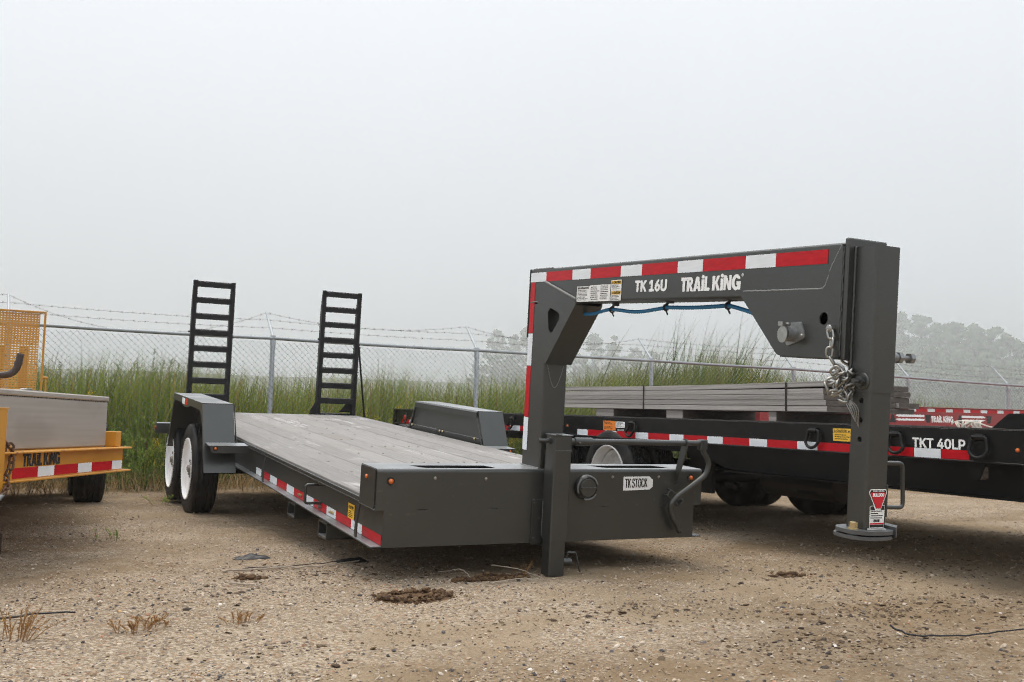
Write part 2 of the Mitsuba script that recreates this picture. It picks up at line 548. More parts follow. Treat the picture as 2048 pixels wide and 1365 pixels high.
scene['ground_mat'] = {'type': 'twosided', 'bsdf': {'type': 'bumpmap', 'scale': .009, 'texture': mikit.proc(ground_bump, .002),
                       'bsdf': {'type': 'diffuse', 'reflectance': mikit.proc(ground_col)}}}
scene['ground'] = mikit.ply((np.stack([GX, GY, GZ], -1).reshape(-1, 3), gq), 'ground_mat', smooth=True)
labels['ground'] = {'label': 'pale sandy gravel yard with brown patches', 'kind': 'structure'}

# ------------------------------------------------------------------ loose gravel
RIGHT = np.cross(FWD, UP)
F2 = np.array([FWD[0], FWD[1]]) / np.hypot(FWD[0], FWD[1])
R2 = np.array([F2[1], -F2[0]])


def frustum_points(n, d0, d1, r, power=0.):
    """points on the ground in the wedge the yard is seen in, with a wide margin, thinning with distance"""
    u = r.random(n)
    d = d0 * (d1 / d0) ** (u ** (1 + power))
    s = (r.random(n) * 2 - 1) * (.68 * d + .35)
    return CAM[0] + F2[0] * d + R2[0] * s, CAM[1] + F2[1] * d + R2[1] * s, d


PAL = np.array([(.50, .42, .33), (.43, .34, .25), (.57, .50, .41), (.36, .27, .19), (.30, .22, .15), (.20, .15, .12), (.40, .31, .22), (.075, .07, .07), (.12, .115, .115), (.64, .60, .54),
                (.46, .25, .16), (.58, .40, .20), (.33, .31, .30)])
PW = np.array([.17, .15, .08, .13, .10, .09, .12, .06, .06, .022, .015, .010, .008])
OCT_V = np.array([[1, 0, 0], [-1, 0, 0], [0, 1, 0], [0, -1, 0], [0, 0, 1], [0, 0, -1.]])
OCT_F = np.array([[0, 2, 4], [2, 1, 4], [1, 3, 4], [3, 0, 4], [2, 0, 5], [1, 2, 5], [3, 1, 5], [0, 3, 5]])
_ico = trimesh.creation.icosphere(1, 1.0)
ICO = trimesh.creation.icosahedron()
ICO_V, ICO_F = np.array(ICO.vertices), np.array(ICO.faces)


def stones(x, y, s, r, V, Fc, pal=PAL, pw=PW, flat=(.45, .8), sink=.25):
    n = len(x)
    v = V[None] * (1 + .45 * (r.random((n, len(V), 1)) - .5))
    sc = np.stack([s * r.uniform(.75, 1.35, n), s * r.uniform(.7, 1.1, n), s * r.uniform(*flat, n)], -1)
    v = v * sc[:, None]
    a = r.random(n) * 2 * np.pi
    ca, sa = np.cos(a)[:, None], np.sin(a)[:, None]
    tx, ty = (r.random((2, n, 1)) - .5) * .7
    vx, vy = v[..., 0] * ca - v[..., 1] * sa, v[..., 0] * sa + v[..., 1] * ca
    vz = v[..., 2] + vx * tx + vy * ty
    z = gz(x, y) + sc[:, 2] * (1 - sink) * .6
    v = np.stack([vx + x[:, None], vy + y[:, None], vz + z[:, None]], -1)
    f = Fc[None] + (np.arange(n) * len(V))[:, None, None]
    c = pal[r.choice(len(pal), n, p=pw / pw.sum())] * r.uniform(.8, 1.15, (n, 1))
    c = np.repeat(c[:, None], len(V), 1)
    return v.reshape(-1, 3), f.reshape(-1, 3), c.reshape(-1, 3)


def merge(parts):
    vs, fs, cs, o = [], [], [], 0
    for v, f, c in parts:
        vs.append(v); fs.append(f + o); cs.append(c); o += len(v)
    return np.vstack(vs), np.vstack(fs), np.clip(np.vstack(cs), 0, 1)


def np_sand(x, y):
    return meshkit.fbm(np.stack([x * .9 + 4, y * .9, 0 * x], -1), 3, seed=21)


gr = np.random.default_rng(11)
x, y, d = frustum_points(175000, 1.55, 11.5, gr, .12)
keep = gr.random(len(x)) < np.clip((.66 - np_sand(x, y)) * 5, .22, 1)
keep &= (y < 6.4)
x, y, d = x[keep], y[keep], d[keep]
s = np.clip(np.exp(gr.normal(np.log(.0029), .38, len(x))) * (1 + .06 * d), .0018, .012)
p1 = stones(x, y, s, gr, OCT_V, OCT_F)
x, y, d = frustum_points(2600, 1.55, 10, gr, .1)
keep = y < 6
x, y = x[keep], y[keep]
p2 = stones(x, y, np.clip(np.exp(gr.normal(np.log(.0062), .28, len(x))), .004, .0125), gr, ICO_V, ICO_F)
v, f, c = merge([p1, p2])
scene['gravel'] = mikit.ply((v, f), 'vcol', color=c)
labels['gravel'] = {'label': 'loose tan and grey pebbles scattered over the yard', 'category': 'gravel', 'kind': 'stuff'}

# flakes of dried mud and bark litter
MUD = np.array([(.10, .065, .035), (.14, .10, .06), (.08, .055, .035), (.19, .14, .09), (.06, .046, .034)])
px, py = [], []
for cx, cy, rx, ry, n in ((2.0, -1.55, .85, .32, 900), (1.15, -1.95, .6, .22, 420), (.75, -1.15, .7, .25, 340), (2.6, -.6, 1.0, .5, 700), (-.2, .35, .9, .30, 460), (1.9, -2.4, .6, .2, 200), (4.6, .6, 1.6, .8, 500), (-1.0, -.2, .8, .4, 300), (-.6, -1.3, .6, .3, 160)):
    a = gr.normal(size=(2, n))
    px.append(cx + a[0] * rx * .55); py.append(cy + a[1] * ry * .6)
px, py = np.concatenate(px), np.concatenate(py)
sz = np.clip(np.exp(gr.normal(np.log(.0052), .5, len(px))), .0025, .016)
v, f, c = stones(px, py, sz, gr, ICO_V, ICO_F, MUD, np.ones(5), flat=(.18, .45), sink=.1)
scene['mud_litter'] = mikit.ply((v, f), 'vcol', color=c)
labels['mud_litter'] = {'label': 'flakes of dried mud and bark litter strewn over the gravel', 'category': 'litter', 'kind': 'stuff'}


def on(x, y, dz=0.):
    return np.array([x, y, float(gz(x, y)) + dz])


def mound(cx, cy, rx, ry, h, n, seed, label, ring=False):
    r = np.random.default_rng(seed)
    a, q = r.random(n) * 2 * np.pi, np.sqrt(r.random(n))
    if ring:
        q = .55 + .45 * q
    x, y = cx + rx * q * np.cos(a), cy + ry * q * np.sin(a)
    q = q * np.where(r.random(n) < .22, r.uniform(1, 1.6, n), 1)
    x, y = cx + rx * q * np.cos(a), cy + ry * q * np.sin(a)
    s = np.clip(np.exp(r.normal(np.log(.0050), .65, n)), .002, .017) * np.where(q > 1, .6, 1)
    pal = np.array([(.095, .053, .026), (.125, .075, .038), (.07, .04, .022), (.155, .10, .055)])
    v, f, c = stones(x, y, s, r, ICO_V, ICO_F, pal, np.ones(4), flat=(.55, .9), sink=0)
    zc = np.repeat(h * r.random(n) * (1 - (q if not ring else np.abs(q - .75) * 2)), len(ICO_V))
    v[:, 2] += np.clip(zc, 0, None)
    gg = np.linspace(-1.25, 1.25, 15)
    A_, B_ = np.meshgrid(gg, gg, indexing='ij')
    R_ = np.sqrt(A_ ** 2 + B_ ** 2)
    prof = np.clip(1 - np.abs(R_ - .7) * 1.7, 0, 1) if ring else np.clip(1 - R_, 0, 1)
    Z_ = h * .55 * prof * (.5 + meshkit.noise(np.stack([A_ * 4, B_ * 4, 0 * A_ + seed], -1))) - .004 + .003 * prof
    X_, Y_ = cx + rx * A_, cy + ry * B_
    i_, j_ = np.meshgrid(np.arange(14), np.arange(14), indexing='ij')
    q_ = (i_ * 15 + j_).ravel()
    pv = np.stack([X_, Y_, gz(X_, Y_) + Z_], -1).reshape(-1, 3)
    qf = np.stack([q_, q_ + 15, q_ + 16, q_ + 1], 1)
    qf = np.vstack([qf[:, [0, 1, 2]], qf[:, [0, 2, 3]]])
    v, f, c = merge([(v, f, c), (pv, qf, np.tile(pal.mean(0), (len(pv), 1)))])
    k = thing('dirt_mound', label, 'dirt')
    scene[k] = mikit.ply((v, f), 'vcol', color=c)


mound(.03, -.5, .17, .11, .024, 800, 1, 'largest crumbled brown dirt mound, on open gravel left of the jack foot', ring=True)
mound(.62, -.06, .22, .06, .022, 600, 2, 'long low brown dirt heap in the shade edge just left of the jack foot')
mound(2.2, -.5, .12, .05, .016, 180, 3, 'small flat brown dirt patch on the gravel between the jack and the coupler')
mound(-.53, .28, .075, .045, .018, 170, 4, 'small dark dirt clump beside the dry twigs, left of the front box')


def twig(pts, r, mat, name, label, cat_, smooth=True):
    k = thing(name, label, cat_)
    P = spline([on(a, b, c) for a, b, c in pts], 6)
    P = P + np.random.default_rng(len(_used)).normal(scale=r * .5, size=P.shape)
    rr = np.linspace(1, .55, len(P)) * r
    scene[k] = mikit.ply(tube(P, rr, 6), mat, smooth=40)


pr('dry_twig', mikit.proc(lambda p, n, uv: mix((.30, .24, .18), (.46, .40, .33), noise(p.x * 80, p.y * 80, p.z * 80))), .8, two=True)
pr('dark_twig', (.07, .05, .04), .8, two=True)
twig([(-.62, .52, .008), (-.35, .55, .012), (-.1, .56, .01), (.14, .62, .012)], .006, 'dry_twig', 'twig', 'long pale dry stalk lying on gravel left of the front box', 'twig')
twig([(-.5, .60, .008), (-.2, .60, .014), (.08, .70, .01)], .004, 'dark_twig', 'twig', 'dark thin stalk lying just behind the long pale dry stalk', 'twig')
twig([(.42, .16, .01), (.45, .08, .03), (.47, -.03, .05), (.50, -.10, .01)], .0035, 'dry_twig', 'twig', 'pale straw standing slanted at the shadow edge under the front box', 'twig')
twig([(.55, -.22, .006), (.72, -.16, .012), (.86, -.22, .008)], .004, 'dry_twig', 'twig', 'pale twig lying across gravel in front of the dirt heap by the jack', 'twig')
twig([(.68, .06, .05), (.78, -.04, .04), (.87, -.17, .008)], .003, 'dry_twig', 'twig', 'thin straw leaning down toward the jack foot', 'twig')
twig([(-.66, .12, .008), (-.58, .04, .012), (-.53, -.02, .008)], .006, 'dry_twig', 'twig', 'short pale stick lying in front of the small dirt clump', 'twig')
twig([(-1.9, -.62, .008), (-1.6, -.5, .012), (-1.35, -.44, .012)], .006, 'black_plastic', 'cable', 'black cable end lying on gravel near the left edge of the photo', 'cable')
twig([(1.44, -1.9, .04), (1.5, -1.98, .012), (1.72, -2.03, .01), (2.05, -2.06, .012), (2.3, -2.12, .006)], .0045, 'black_plastic', 'cable', 'thin black wire curling over the gravel below the coupler', 'cable')


# bits of straw strewn about
n = 420
x, y, d = frustum_points(n, 1.7, 8, gr, .1)
L_ = np.exp(gr.normal(np.log(.035), .5, n)).clip(.012, .11)
a_ = gr.random(n) * 6.28
vs_, fs_, cs_ = [], [], []
for i in range(n):
    t_ = np.linspace(-.5, .5, 4)
    P = np.stack([x[i] + np.cos(a_[i]) * L_[i] * t_ - np.sin(a_[i]) * .15 * L_[i] * t_ ** 2 * gr.normal(), y[i] + np.sin(a_[i]) * L_[i] * t_ + np.cos(a_[i]) * .15 * L_[i] * t_ ** 2 * gr.normal(), 0 * t_], 1)
    P[:, 2] = gz(P[:, 0], P[:, 1]) + .006 + gr.random() * .006
    m = tube(P, .0008 + .0007 * gr.random(), 3, cap=False)
    vs_.append(np.array(m.vertices)); fs_.append(np.array(m.faces) + 12 * i)
    cs_.append(np.tile(np.array([(.42, .33, .22), (.13, .09, .06), (.30, .22, .14), (.55, .48, .38)][gr.integers(4)]), (12, 1)))
scene['straw_litter'] = mikit.ply((np.vstack(vs_), np.vstack(fs_)), 'vcol', color=np.vstack(cs_))
labels['straw_litter'] = {'label': 'short bits of straw and stalk strewn over the gravel', 'category': 'straw', 'kind': 'stuff'}


def rag(cx, cy, s, seed, label):
    r = np.random.default_rng(seed)
    g = np.stack(np.meshgrid(np.linspace(-1, 1, 12), np.linspace(-1, 1, 8), indexing='ij'), -1).reshape(-1, 2)
    z = .35 * s * meshkit.fbm(np.c_[g * 1.7, np.full(len(g), seed)], 3) * np.clip(1 - np.abs(g).max(1) ** 3, 0, 1)
    v = np.c_[cx + g[:, 0] * s, cy + g[:, 1] * s * .45, 0 * z]
    v[:, 2] = gz(v[:, 0], v[:, 1]) + .004 + z
    i, j = np.meshgrid(np.arange(11), np.arange(7), indexing='ij')
    q = (i * 8 + j).ravel()
    k = thing('rubber_scrap', label, 'scrap')
    scene[k] = mikit.ply((v, np.stack([q, q + 8, q + 9, q + 1], 1)), 'black_plastic', smooth=True)


rag(-.36, 1.04, .10, 3, 'crumpled black rubber scrap on gravel beside the front box shadow')
rag(.12, .70, .09, 5, 'flat black rubber scrap at the end of the pale dry stalk')


# ------------------------------------------------------------------ blades, grass and cattails
def blades(x, y, h, w, bendv, azim, col, tip, r, K=5, z=None, spread=.25):
    """curved tapering strips; arrays of one value per blade"""
    n = len(x)
    z = gz(x, y) if z is None else z
    t = np.linspace(0, 1, K + 1)
    dirx, diry = np.cos(azim), np.sin(azim)
    lean = r.normal(scale=spread, size=(2, n))
    up = h[:, None] * (t - .12 * np.abs(bendv)[:, None] * t ** 3)
    X = x[:, None] + lean[0][:, None] * h[:, None] * t * .5 + dirx[:, None] * (bendv * h)[:, None] * t ** 2.4
    Y = y[:, None] + lean[1][:, None] * h[:, None] * t * .5 + diry[:, None] * (bendv * h)[:, None] * t ** 2.4
    Z = z[:, None] - .02 + up - (np.clip(bendv - .45, 0, 1) * h)[:, None] * t ** 4 * .6
    fa = r.random(n) * np.pi
    ww = w[:, None] * np.clip(1 - t ** 2.2, .04, 1) * np.minimum(1, .55 + 2 * t)
    ox, oy = np.cos(fa)[:, None] * ww * .5, np.sin(fa)[:, None] * ww * .5
    v = np.stack([np.stack([X - ox, Y - oy, Z], -1), np.stack([X + ox, Y + oy, Z], -1)], 2).reshape(n, -1, 3)
    k = np.arange(K) * 2
    f = np.concatenate([np.stack([k, k + 1, k + 3], -1), np.stack([k, k + 3, k + 2], -1)])
    f = f[None] + (np.arange(n) * 2 * (K + 1))[:, None, None]
    m = np.clip((t - .72) / .28, 0, 1)
    c = col[:, None] * (1 - m[None, :, None]) + tip[:, None] * m[None, :, None]
    c = np.repeat(c, 2, axis=1)
    return v.reshape(-1, 3), f.reshape(-1, 3), c.reshape(-1, 3)


def leaf_ply(m, up=.75, mat='leaf'):
    """thin leaves whose shading normals lean upwards"""
    v, f, c = m
    fn = np.cross(v[f[:, 1]] - v[f[:, 0]], v[f[:, 2]] - v[f[:, 0]])
    n = np.zeros_like(v)
    for q in range(3):
        np.add.at(n, f[:, q], fn)
    n /= np.linalg.norm(n, axis=1, keepdims=True) + 1e-12
    n *= np.where(n[:, 2:] < 0, -1, 1)
    n = n + (0, 0, up)
    n /= np.linalg.norm(n, axis=1, keepdims=True)
    path = meshkit.write_ply((v, f), False, None, np.clip(c, 0, 1), normals=n)
    return {'type': 'ply', 'filename': path, 'face_normals': False, 'bsdf': {'type': 'ref', 'id': mat}}


def pick(pal, w, n, r, j=.2):
    pal, w = np.array(pal), np.array(w, float)
    return pal[r.choice(len(pal), n, p=w / w.sum())] * r.uniform(1 - j, 1 + j, (n, 1))


GREEN = [(.130, .190, .019), (.175, .230, .026), (.085, .138, .017), (.23, .255, .042), (.28, .26, .065), (.30, .21, .06), (.20, .105, .03)]
GW = [.26, .24, .2, .14, .08, .05, .03]
br = np.random.default_rng(5)


def stand_height(x):
    """height of the cattail stand along the fence"""
    return np.interp(x, [-6, -3, -1, 1.4, 3, 4.6, 5.6, 6.6, 7.6, 8.6, 9.6, 11, 13, 15, 26], [1.52, 1.52, 1.5, 1.52, 1.50, 1.46, 1.55, 1.7, 1.85, 1.95, 1.85, 1.7, 1.45, 1.3, 1.2])


def stand(n, y0, y1, x0=-5.5, x1=22):
    x = br.uniform(x0, x1, n)
    y = y0 + (y1 - y0) * br.random(n) ** 1.3
    clump = meshkit.fbm(np.stack([x * 1.3, y * 1.3, 0 * x], -1), 3, seed=9)
    h = stand_height(x) * (.78 + .30 * br.random(n) + .36 * (clump - .5)) * np.where(br.random(n) < .08, 1.10, 1.)
    w = br.uniform(.009, .020, n)
    b = np.abs(br.normal(.10, .16, n))
    az = br.normal(.2, 1.3, n)
    col = pick(GREEN, GW, n, br)
    tip = np.where(br.random((n, 1)) < .3, np.array([.20, .15, .07]), col)
    return blades(x, y, h, w, b, az, col, tip, br, K=5, spread=.16)


parts = [stand(24000, 8.15, 9.8), stand(10000, 9.8, 12.5), stand(5200, 8.2, 9.6, 6.6, 11.5)]
# seed heads on bare stalks: brown spindles among the leaves
n = 420
x, y = br.uniform(-4, 20, n), br.uniform(8.2, 10.5, n)
h = stand_height(x) * br.uniform(.62, .95, n)
for a, b, w, c, t in ((.0, .82, .006, (.12, .13, .04), (.12, .13, .04)), (.80, 1.0, .026, (.085, .038, .016), (.085, .038, .016))):
    v = blades(x, y, h * (b - a), np.full(n, w), np.full(n, .0), np.zeros(n), np.tile(c, (n, 1)), np.tile(t, (n, 1)), np.random.default_rng(1), K=3, z=gz(x, y) + h * a, spread=.0)
    parts.append(v)
# tall plumed reeds that stand above the rail behind the arm
n = 210
x = np.concatenate([br.normal(8.5, .75, 130), br.uniform(6.2, 12, 80)]); y = br.uniform(8.3, 9.4, n)
h = br.uniform(1.95, 2.85, n) * np.clip(1.12 - .1 * np.abs(x - 8.5), .7, 1.05)
parts.append(blades(x, y, h, np.full(n, .024), br.uniform(.12, .5, n), br.normal(.1, .5, n), pick([(.045, .085, .018), (.065, .105, .02), (.035, .065, .015)], [1, 1, 1], n, br), pick([(.2, .17, .08), (.10, .14, .04)], [1, 1], n, br), br, K=8, spread=.16))
v, f, c = merge(parts)
scene['cattails'] = leaf_ply((v, f, c))
labels['cattails'] = {'label': 'dense green stand of cattails and reeds behind the fence', 'category': 'reeds', 'kind': 'stuff'}

# dry grass strip and scattered green weeds at the fence foot
n = 15000
x, y = br.uniform(-5.5, 17, n), 5.6 + 2.4 * br.random(n) ** .7
edge = meshkit.fbm(np.stack([x * .9, y * .3, 0 * x], -1), 3, seed=2)
keep = (y - 5.4) > 1.6 * edge
x, y = x[keep], y[keep]; n = len(x)
h = br.uniform(.10, .34, n) * (1 + .5 * (edge[keep] - .5))
TAN = [(.36, .25, .13), (.44, .33, .19), (.27, .18, .09), (.20, .13, .07), (.14, .15, .05)]
v1 = blades(x, y, h, br.uniform(.004, .009, n), np.abs(br.normal(.3, .35, n)), br.random(n) * 6.28, pick(TAN, [.3, .25, .22, .13, .1], n, br), pick(TAN, [.4, .4, .1, .05, .05], n, br), br, K=3, spread=.7)
scene['dry_grass'] = leaf_ply(v1)
labels['dry_grass'] = {'label': 'strip of tan dry grass along the foot of the fence', 'category': 'grass', 'kind': 'stuff'}


def leafy(cx, cy, h, stems, leaves, width, r, pal, w, size=(.035, .075), spread=.28, yellow=0., z0=None):
    """upright stems with lance leaves; returns (stems, leaves, flowers)"""
    st, lf, fl = [], [], []
    for s in range(stems):
        a, q = r.random() * 6.28, np.sqrt(r.random()) * width
        bx_, by_ = cx + q * np.cos(a), cy + q * np.sin(a)
        hh = h * r.uniform(.62, 1.05) * (1 - .3 * q / width)
        tx, ty = bx_ + spread * hh * np.cos(a) * q / width + r.normal(0, .03), by_ + spread * hh * np.sin(a) * q / width
        zz = float(gz(bx_, by_))
        st.append(tube([(bx_, by_, zz - .02), ((bx_ + tx) / 2, (by_ + ty) / 2, zz + hh * .55), (tx, ty, zz + hh)], np.array([.005, .004, .002]) * min(1, .25 + h), 4, cap=False))
        n = leaves
        t = np.sqrt(r.uniform(.02, 1, n))
        x = bx_ + (tx - bx_) * t ** 1.4; y = by_ + (ty - by_) * t ** 1.4; z = zz + hh * t
        L = r.uniform(*size, n) * (1.25 - .5 * t)
        lf.append(blades(x, y, L * r.uniform(.3, .9, n), L * .26, r.uniform(.7, 1.6, n), r.random(n) * 6.28, pick(pal, w, n, r), pick(pal, w, n, r), r, K=2, z=z + .02, spread=.9))
        if r.random() < yellow:
            n = 70
            t = r.random(n)
            a2 = r.random(n) * 6.28
            q2 = .055 * (1 - t) + .012
            fl.append(blades(tx + q2 * np.cos(a2) + (r.random(n) - .5) * .05, ty + q2 * np.sin(a2), np.full(n, .018), np.full(n, .013), np.full(n, .4), a2,
                             pick([(.72, .50, .02), (.62, .44, .03), (.50, .42, .05)], [1, 1, .6], n, r), pick([(.75, .55, .03)], [1], n, r), r, K=1, z=zz + hh - .03 + t * .15, spread=.8))
    return cat(*st), merge(lf), (merge(fl) if fl else None)


pr('straw', (.30, .17, .08), .8, two=True)
pr('stem_green', (.09, .11, .035), .7, two=True)
WEED = [(.18, .27, .06), (.23, .33, .08), (.13, .21, .045), (.28, .36, .11), (.36, .37, .09)]


def plant(name, label, catg, group, x, y, h, stems, leaves, width, seed, yellow=0., pal=WEED, w=(.3, .3, .2, .12, .08), size=(.05, .10), spread=.28, stem='stem_green'):
    r = np.random.default_rng(seed)
    k = thing(name, label, catg, group)
    s, l, fl = leafy(x, y, h, stems, leaves, width, r, pal, w, size, spread, yellow)
    put(k, 'stems', s, stem, kind='stuff')
    q = num(f'{k}__leaves'); scene[q] = leaf_ply(l); labels[q] = {'kind': 'stuff'}
    if fl is not None:
        q = num(f'{k}__flowers'); scene[q] = leaf_ply(fl); labels[q] = {'label': 'yellow flower plumes', 'kind': 'stuff'}


GOLD = 'weeds and goldenrod along the fence'
PL = [(-.15, 7.15, 1.0, 32, 50, .36, .0, 'tall pale green weed bush between the steel tool box and the tandem wheels'),
      (.30, 7.30, .80, 22, 44, .30, .25, 'yellow tipped weed bush just left of the tandem wheels'),
      (-.45, 6.9, .60, 24, 46, .30, .3, 'low yellow flowered weed beside the end of the steel tool box'),
      (2.35, 8.0, 1.02, 16, 44, .26, .7, 'yellow tipped goldenrod seen through the right loading ramp'),
      (1.95, 8.05, .98, 14, 44, .24, .6, 'goldenrod at the left edge of the right loading ramp'),
      (2.85, 8.05, 1.08, 20, 46, .30, .6, 'goldenrod just right of the ramp strut'),
      (3.3, 8.0, .95, 16, 44, .26, .5, 'low goldenrod behind the rear end of the black trailer'),
      (4.05, 8.1, 1.05, 18, 46, .26, .1, 'tall pale green weed at the foot of the middle fence post'),
      (4.55, 8.1, .98, 14, 46, .20, 1., 'goldenrod with the brightest yellow plume, above the right fender'),
      (4.95, 8.1, .92, 12, 44, .16, .3, 'narrow green weed beside the gooseneck upright'),
      (3.75, 8.15, 1.0, 10, 44, .2, .4, 'small goldenrod behind the right fender top')]
for i, (x, y, h, st, lv, wd, ye, lab) in enumerate(PL):
    plant('weed_plant', lab, 'weed', GOLD, x, y, h, st, lv, wd, 100 + i, ye)
WSPOT = [(-2.4, .95, 'leftmost bushy weed at the fence, seen over the tool box'), (-1.9, 1.05, 'bushy weed at the fence above the middle of the tool box'), (-1.2, 1.0, 'bushy weed at the fence above the right end of the tool box'), (-.75, 1.15, 'tall bushy weed right of the tool box'),
         (.75, 1.0, 'bushy weed behind the fender of the tandem wheels'), (1.0, .95, 'bushy weed at the foot of the left ramp'), (1.55, .95, 'bushy weed just right of the fence post between the ramps'), (2.1, 1.0, 'bushy weed left of the right ramp'),
         (2.6, .9, 'bushy weed right of the right ramp'), (3.05, 1.0, 'bushy weed midway between right ramp and fender'), (3.55, .92, 'bushy weed behind the rear of the right fender'), (4.3, .95, 'bushy weed hugging the middle fence post'),
         (5.3, .95, 'bushy weed left of the gooseneck upright'), (5.9, 1.0, 'bushy weed behind the gooseneck upright'), (6.5, 1.1, 'bushy weed left of the post under the arm'), (7.3, 1.15, 'bushy weed right of the post under the arm')]
for i, (x, h, lab) in enumerate(WSPOT):
    plant('weed_bush', lab, 'weed', 'bushy weeds along the fence', x, 8.0 + .25 * math.sin(i * 2.1), h, 16, 46, .28, 150 + i, .12, WEED, size=(.06, .12))
RUSTY = [(.22, .11, .05), (.30, .16, .07), (.16, .08, .04)]
plant('dead_weed', 'tall dead rust brown weed standing behind the red trailer', 'dead weed', None, 12.2, 7.5, 2.0, 5, 50, .12, 301, 0, RUSTY, (1, 1, 1), (.05, .10), .5, 'straw')
plant('dead_weed', 'thin dead brown weed left of the tall rusty one', 'dead weed', None, 11.5, 7.5, 1.6, 3, 40, .12, 302, 0, RUSTY, (1, 1, 1), (.05, .09), .4, 'straw')
for i, (x, y, h, st, lab) in enumerate(((-1.57, -.86, .16, 9, 'dry brown weed tuft at the left edge of the photo'), (-1.19, -.84, .08, 7, 'low dry brown weed tuft right of the black cable end'),
                                        (-1.10, -.80, .07, 5, 'small dry weed tuft touching the low brown tuft'), (-.79, -.85, .07, 6, 'lone small dry weed tuft on open gravel below the yellow trailer'),
                                        (.80, -.03, .12, 3, 'dry reddish seed stalk standing just left of the jack foot'))):
    plant('dry_weed', lab, 'dry weed', 'dry weed tufts on the gravel', x, y, h * .8, st * 2, 30, .05, 400 + i, 0, [(.30, .165, .055), (.40, .24, .10), (.22, .115, .045)], (1, 1, 1), (.010, .024), .9, 'straw')
plant('dry_weed', 'low green weed sprig under the yellow trailer nose', 'weed', None, -1.0, 2.2, .10, 6, 14, .10, 420, 0, WEED, (1, 1, 1, 1, 1), (.02, .04), .6)
plant('dry_weed', 'bright green leaf sprig between the tandem wheel and the ground', 'weed', None, -.36, 4.9, .12, 5, 10, .06, 421, 0, WEED, (1, 1, 1, 1, 1), (.04, .07), .6)

# willow shrubs in the fog behind the reeds
for i, (u, dd, h) in enumerate(((-.362, 30, 2.5), (-.42, 34, 2.3), (-.455, 31, 2.2), (-.33, 36, 2.0), (-.30, 40, 2.2))):
    dd *= 4.5; h *= 4.2
    x, y = CAM[0] + F2[0] * dd + R2[0] * u * dd, CAM[1] + F2[1] * dd + R2[1] * u * dd
    plant('willow_shrub', ['feathery willow shrub in the fog left of the left ramp', 'second feathery willow shrub from the left ramp, in the fog', 'leftmost feathery willow shrub, above the tool box',
                           'low willow shrub hidden partly by the left ramp', 'faint willow shrub between the two ramps'][i], 'shrub', 'willow shrubs in the fog', x, y, h, 46, 60, 3.4, 500 + i, 0,
          [(.09, .15, .05), (.12, .19, .07), (.07, .12, .04)], (1, 1, 1), (.7, 1.3), .35)

# ------------------------------------------------------------------ chain link fence
FY = 7.75
k = thing('chain_link_fence', 'galvanised chain link fence with barbed wire arms across the back of the yard', 'fence')
posts = [(-4.4, 1.83), (-1.71, 1.83), (1.25, 1.83), (4.08, 1.83), (6.96, 1.83), (9.76, 1.83), (12.36, 1.80), (14.95, 1.77), (17.7, 1.77), (20.5, 1.77)]
pr2 = np.random.default_rng(31)
tips = []
for x, h in posts:
    ln = pr2.normal(0, .012)
    put(k, 'post', cat(rod((x, FY, -.05), (x + ln, FY, h + .03), .030, 14), rod((x + ln, FY, h - .10), (x + ln, FY, h + .035), .036, 14), rod((x + ln * .6, FY, h - .45), (x + ln * .6, FY, h - .43), .033, 14)), 'galv_post', smooth=40)
    tip = np.array([x + ln - .03, FY + .31, h + .36])
    put(k, 'barbed_wire_arm', tube([(x + ln, FY, h + .02), tip], [.019, .012], 10), 'galv_post', smooth=40)
    tips.append((np.array([x + ln, FY, h + .02]), tip))
for (xa, ha), (xb, hb) in zip(posts[:-1], posts[1:]):
    sag = pr2.uniform(.0, .012)
    mid = [(xa + (xb - xa) * t, FY - .02, ha + (hb - ha) * t - sag * 4 * t * (1 - t)) for t in np.linspace(0, 1, 9)]
    put(k, 'top_rail', tube(mid, .021, 12), 'galvanized', smooth=40)
dm = .0742
xs = np.arange(-3.6, 18.2, dm / 2)
nz = 50
zz = 1.78 - np.arange(nz + 1) * dm / 2
rr = .0027
v, f = [], []
for i, x0 in enumerate(xs):
    alt = (np.arange(nz + 1) + i) % 2
    wob = .006 * math.sin(i * .37) + .004 * math.sin(i * 1.3)
    X = x0 + alt * dm / 2; Y = FY - .03 + (alt - .5) * .006
    drop = np.interp(x0, [10, 12.4, 15, 19], [0, .03, .06, .06])
    P = np.stack([X, Y + 0 * X, zz - drop + wob], -1)
    ang = np.array([.3, 2.4, 4.5])
    ring = np.stack([np.cos(ang) * rr, np.sin(ang) * rr, np.sin(ang + 1) * rr * .4], -1)
    v.append((P[:, None] + ring[None]).reshape(-1, 3))
    a = np.arange(nz)[:, None] * 3 + np.arange(3)[None]; b = np.arange(nz)[:, None] * 3 + (np.arange(3)[None] + 1) % 3
    f.append(np.concatenate([np.stack([a, b, b + 3], -1).reshape(-1, 3), np.stack([a, b + 3, a + 3], -1).reshape(-1, 3)]) + i * 3 * (nz + 1))
put(k, 'wire_mesh', (np.vstack(v), np.vstack(f)), 'wire', kind='stuff')
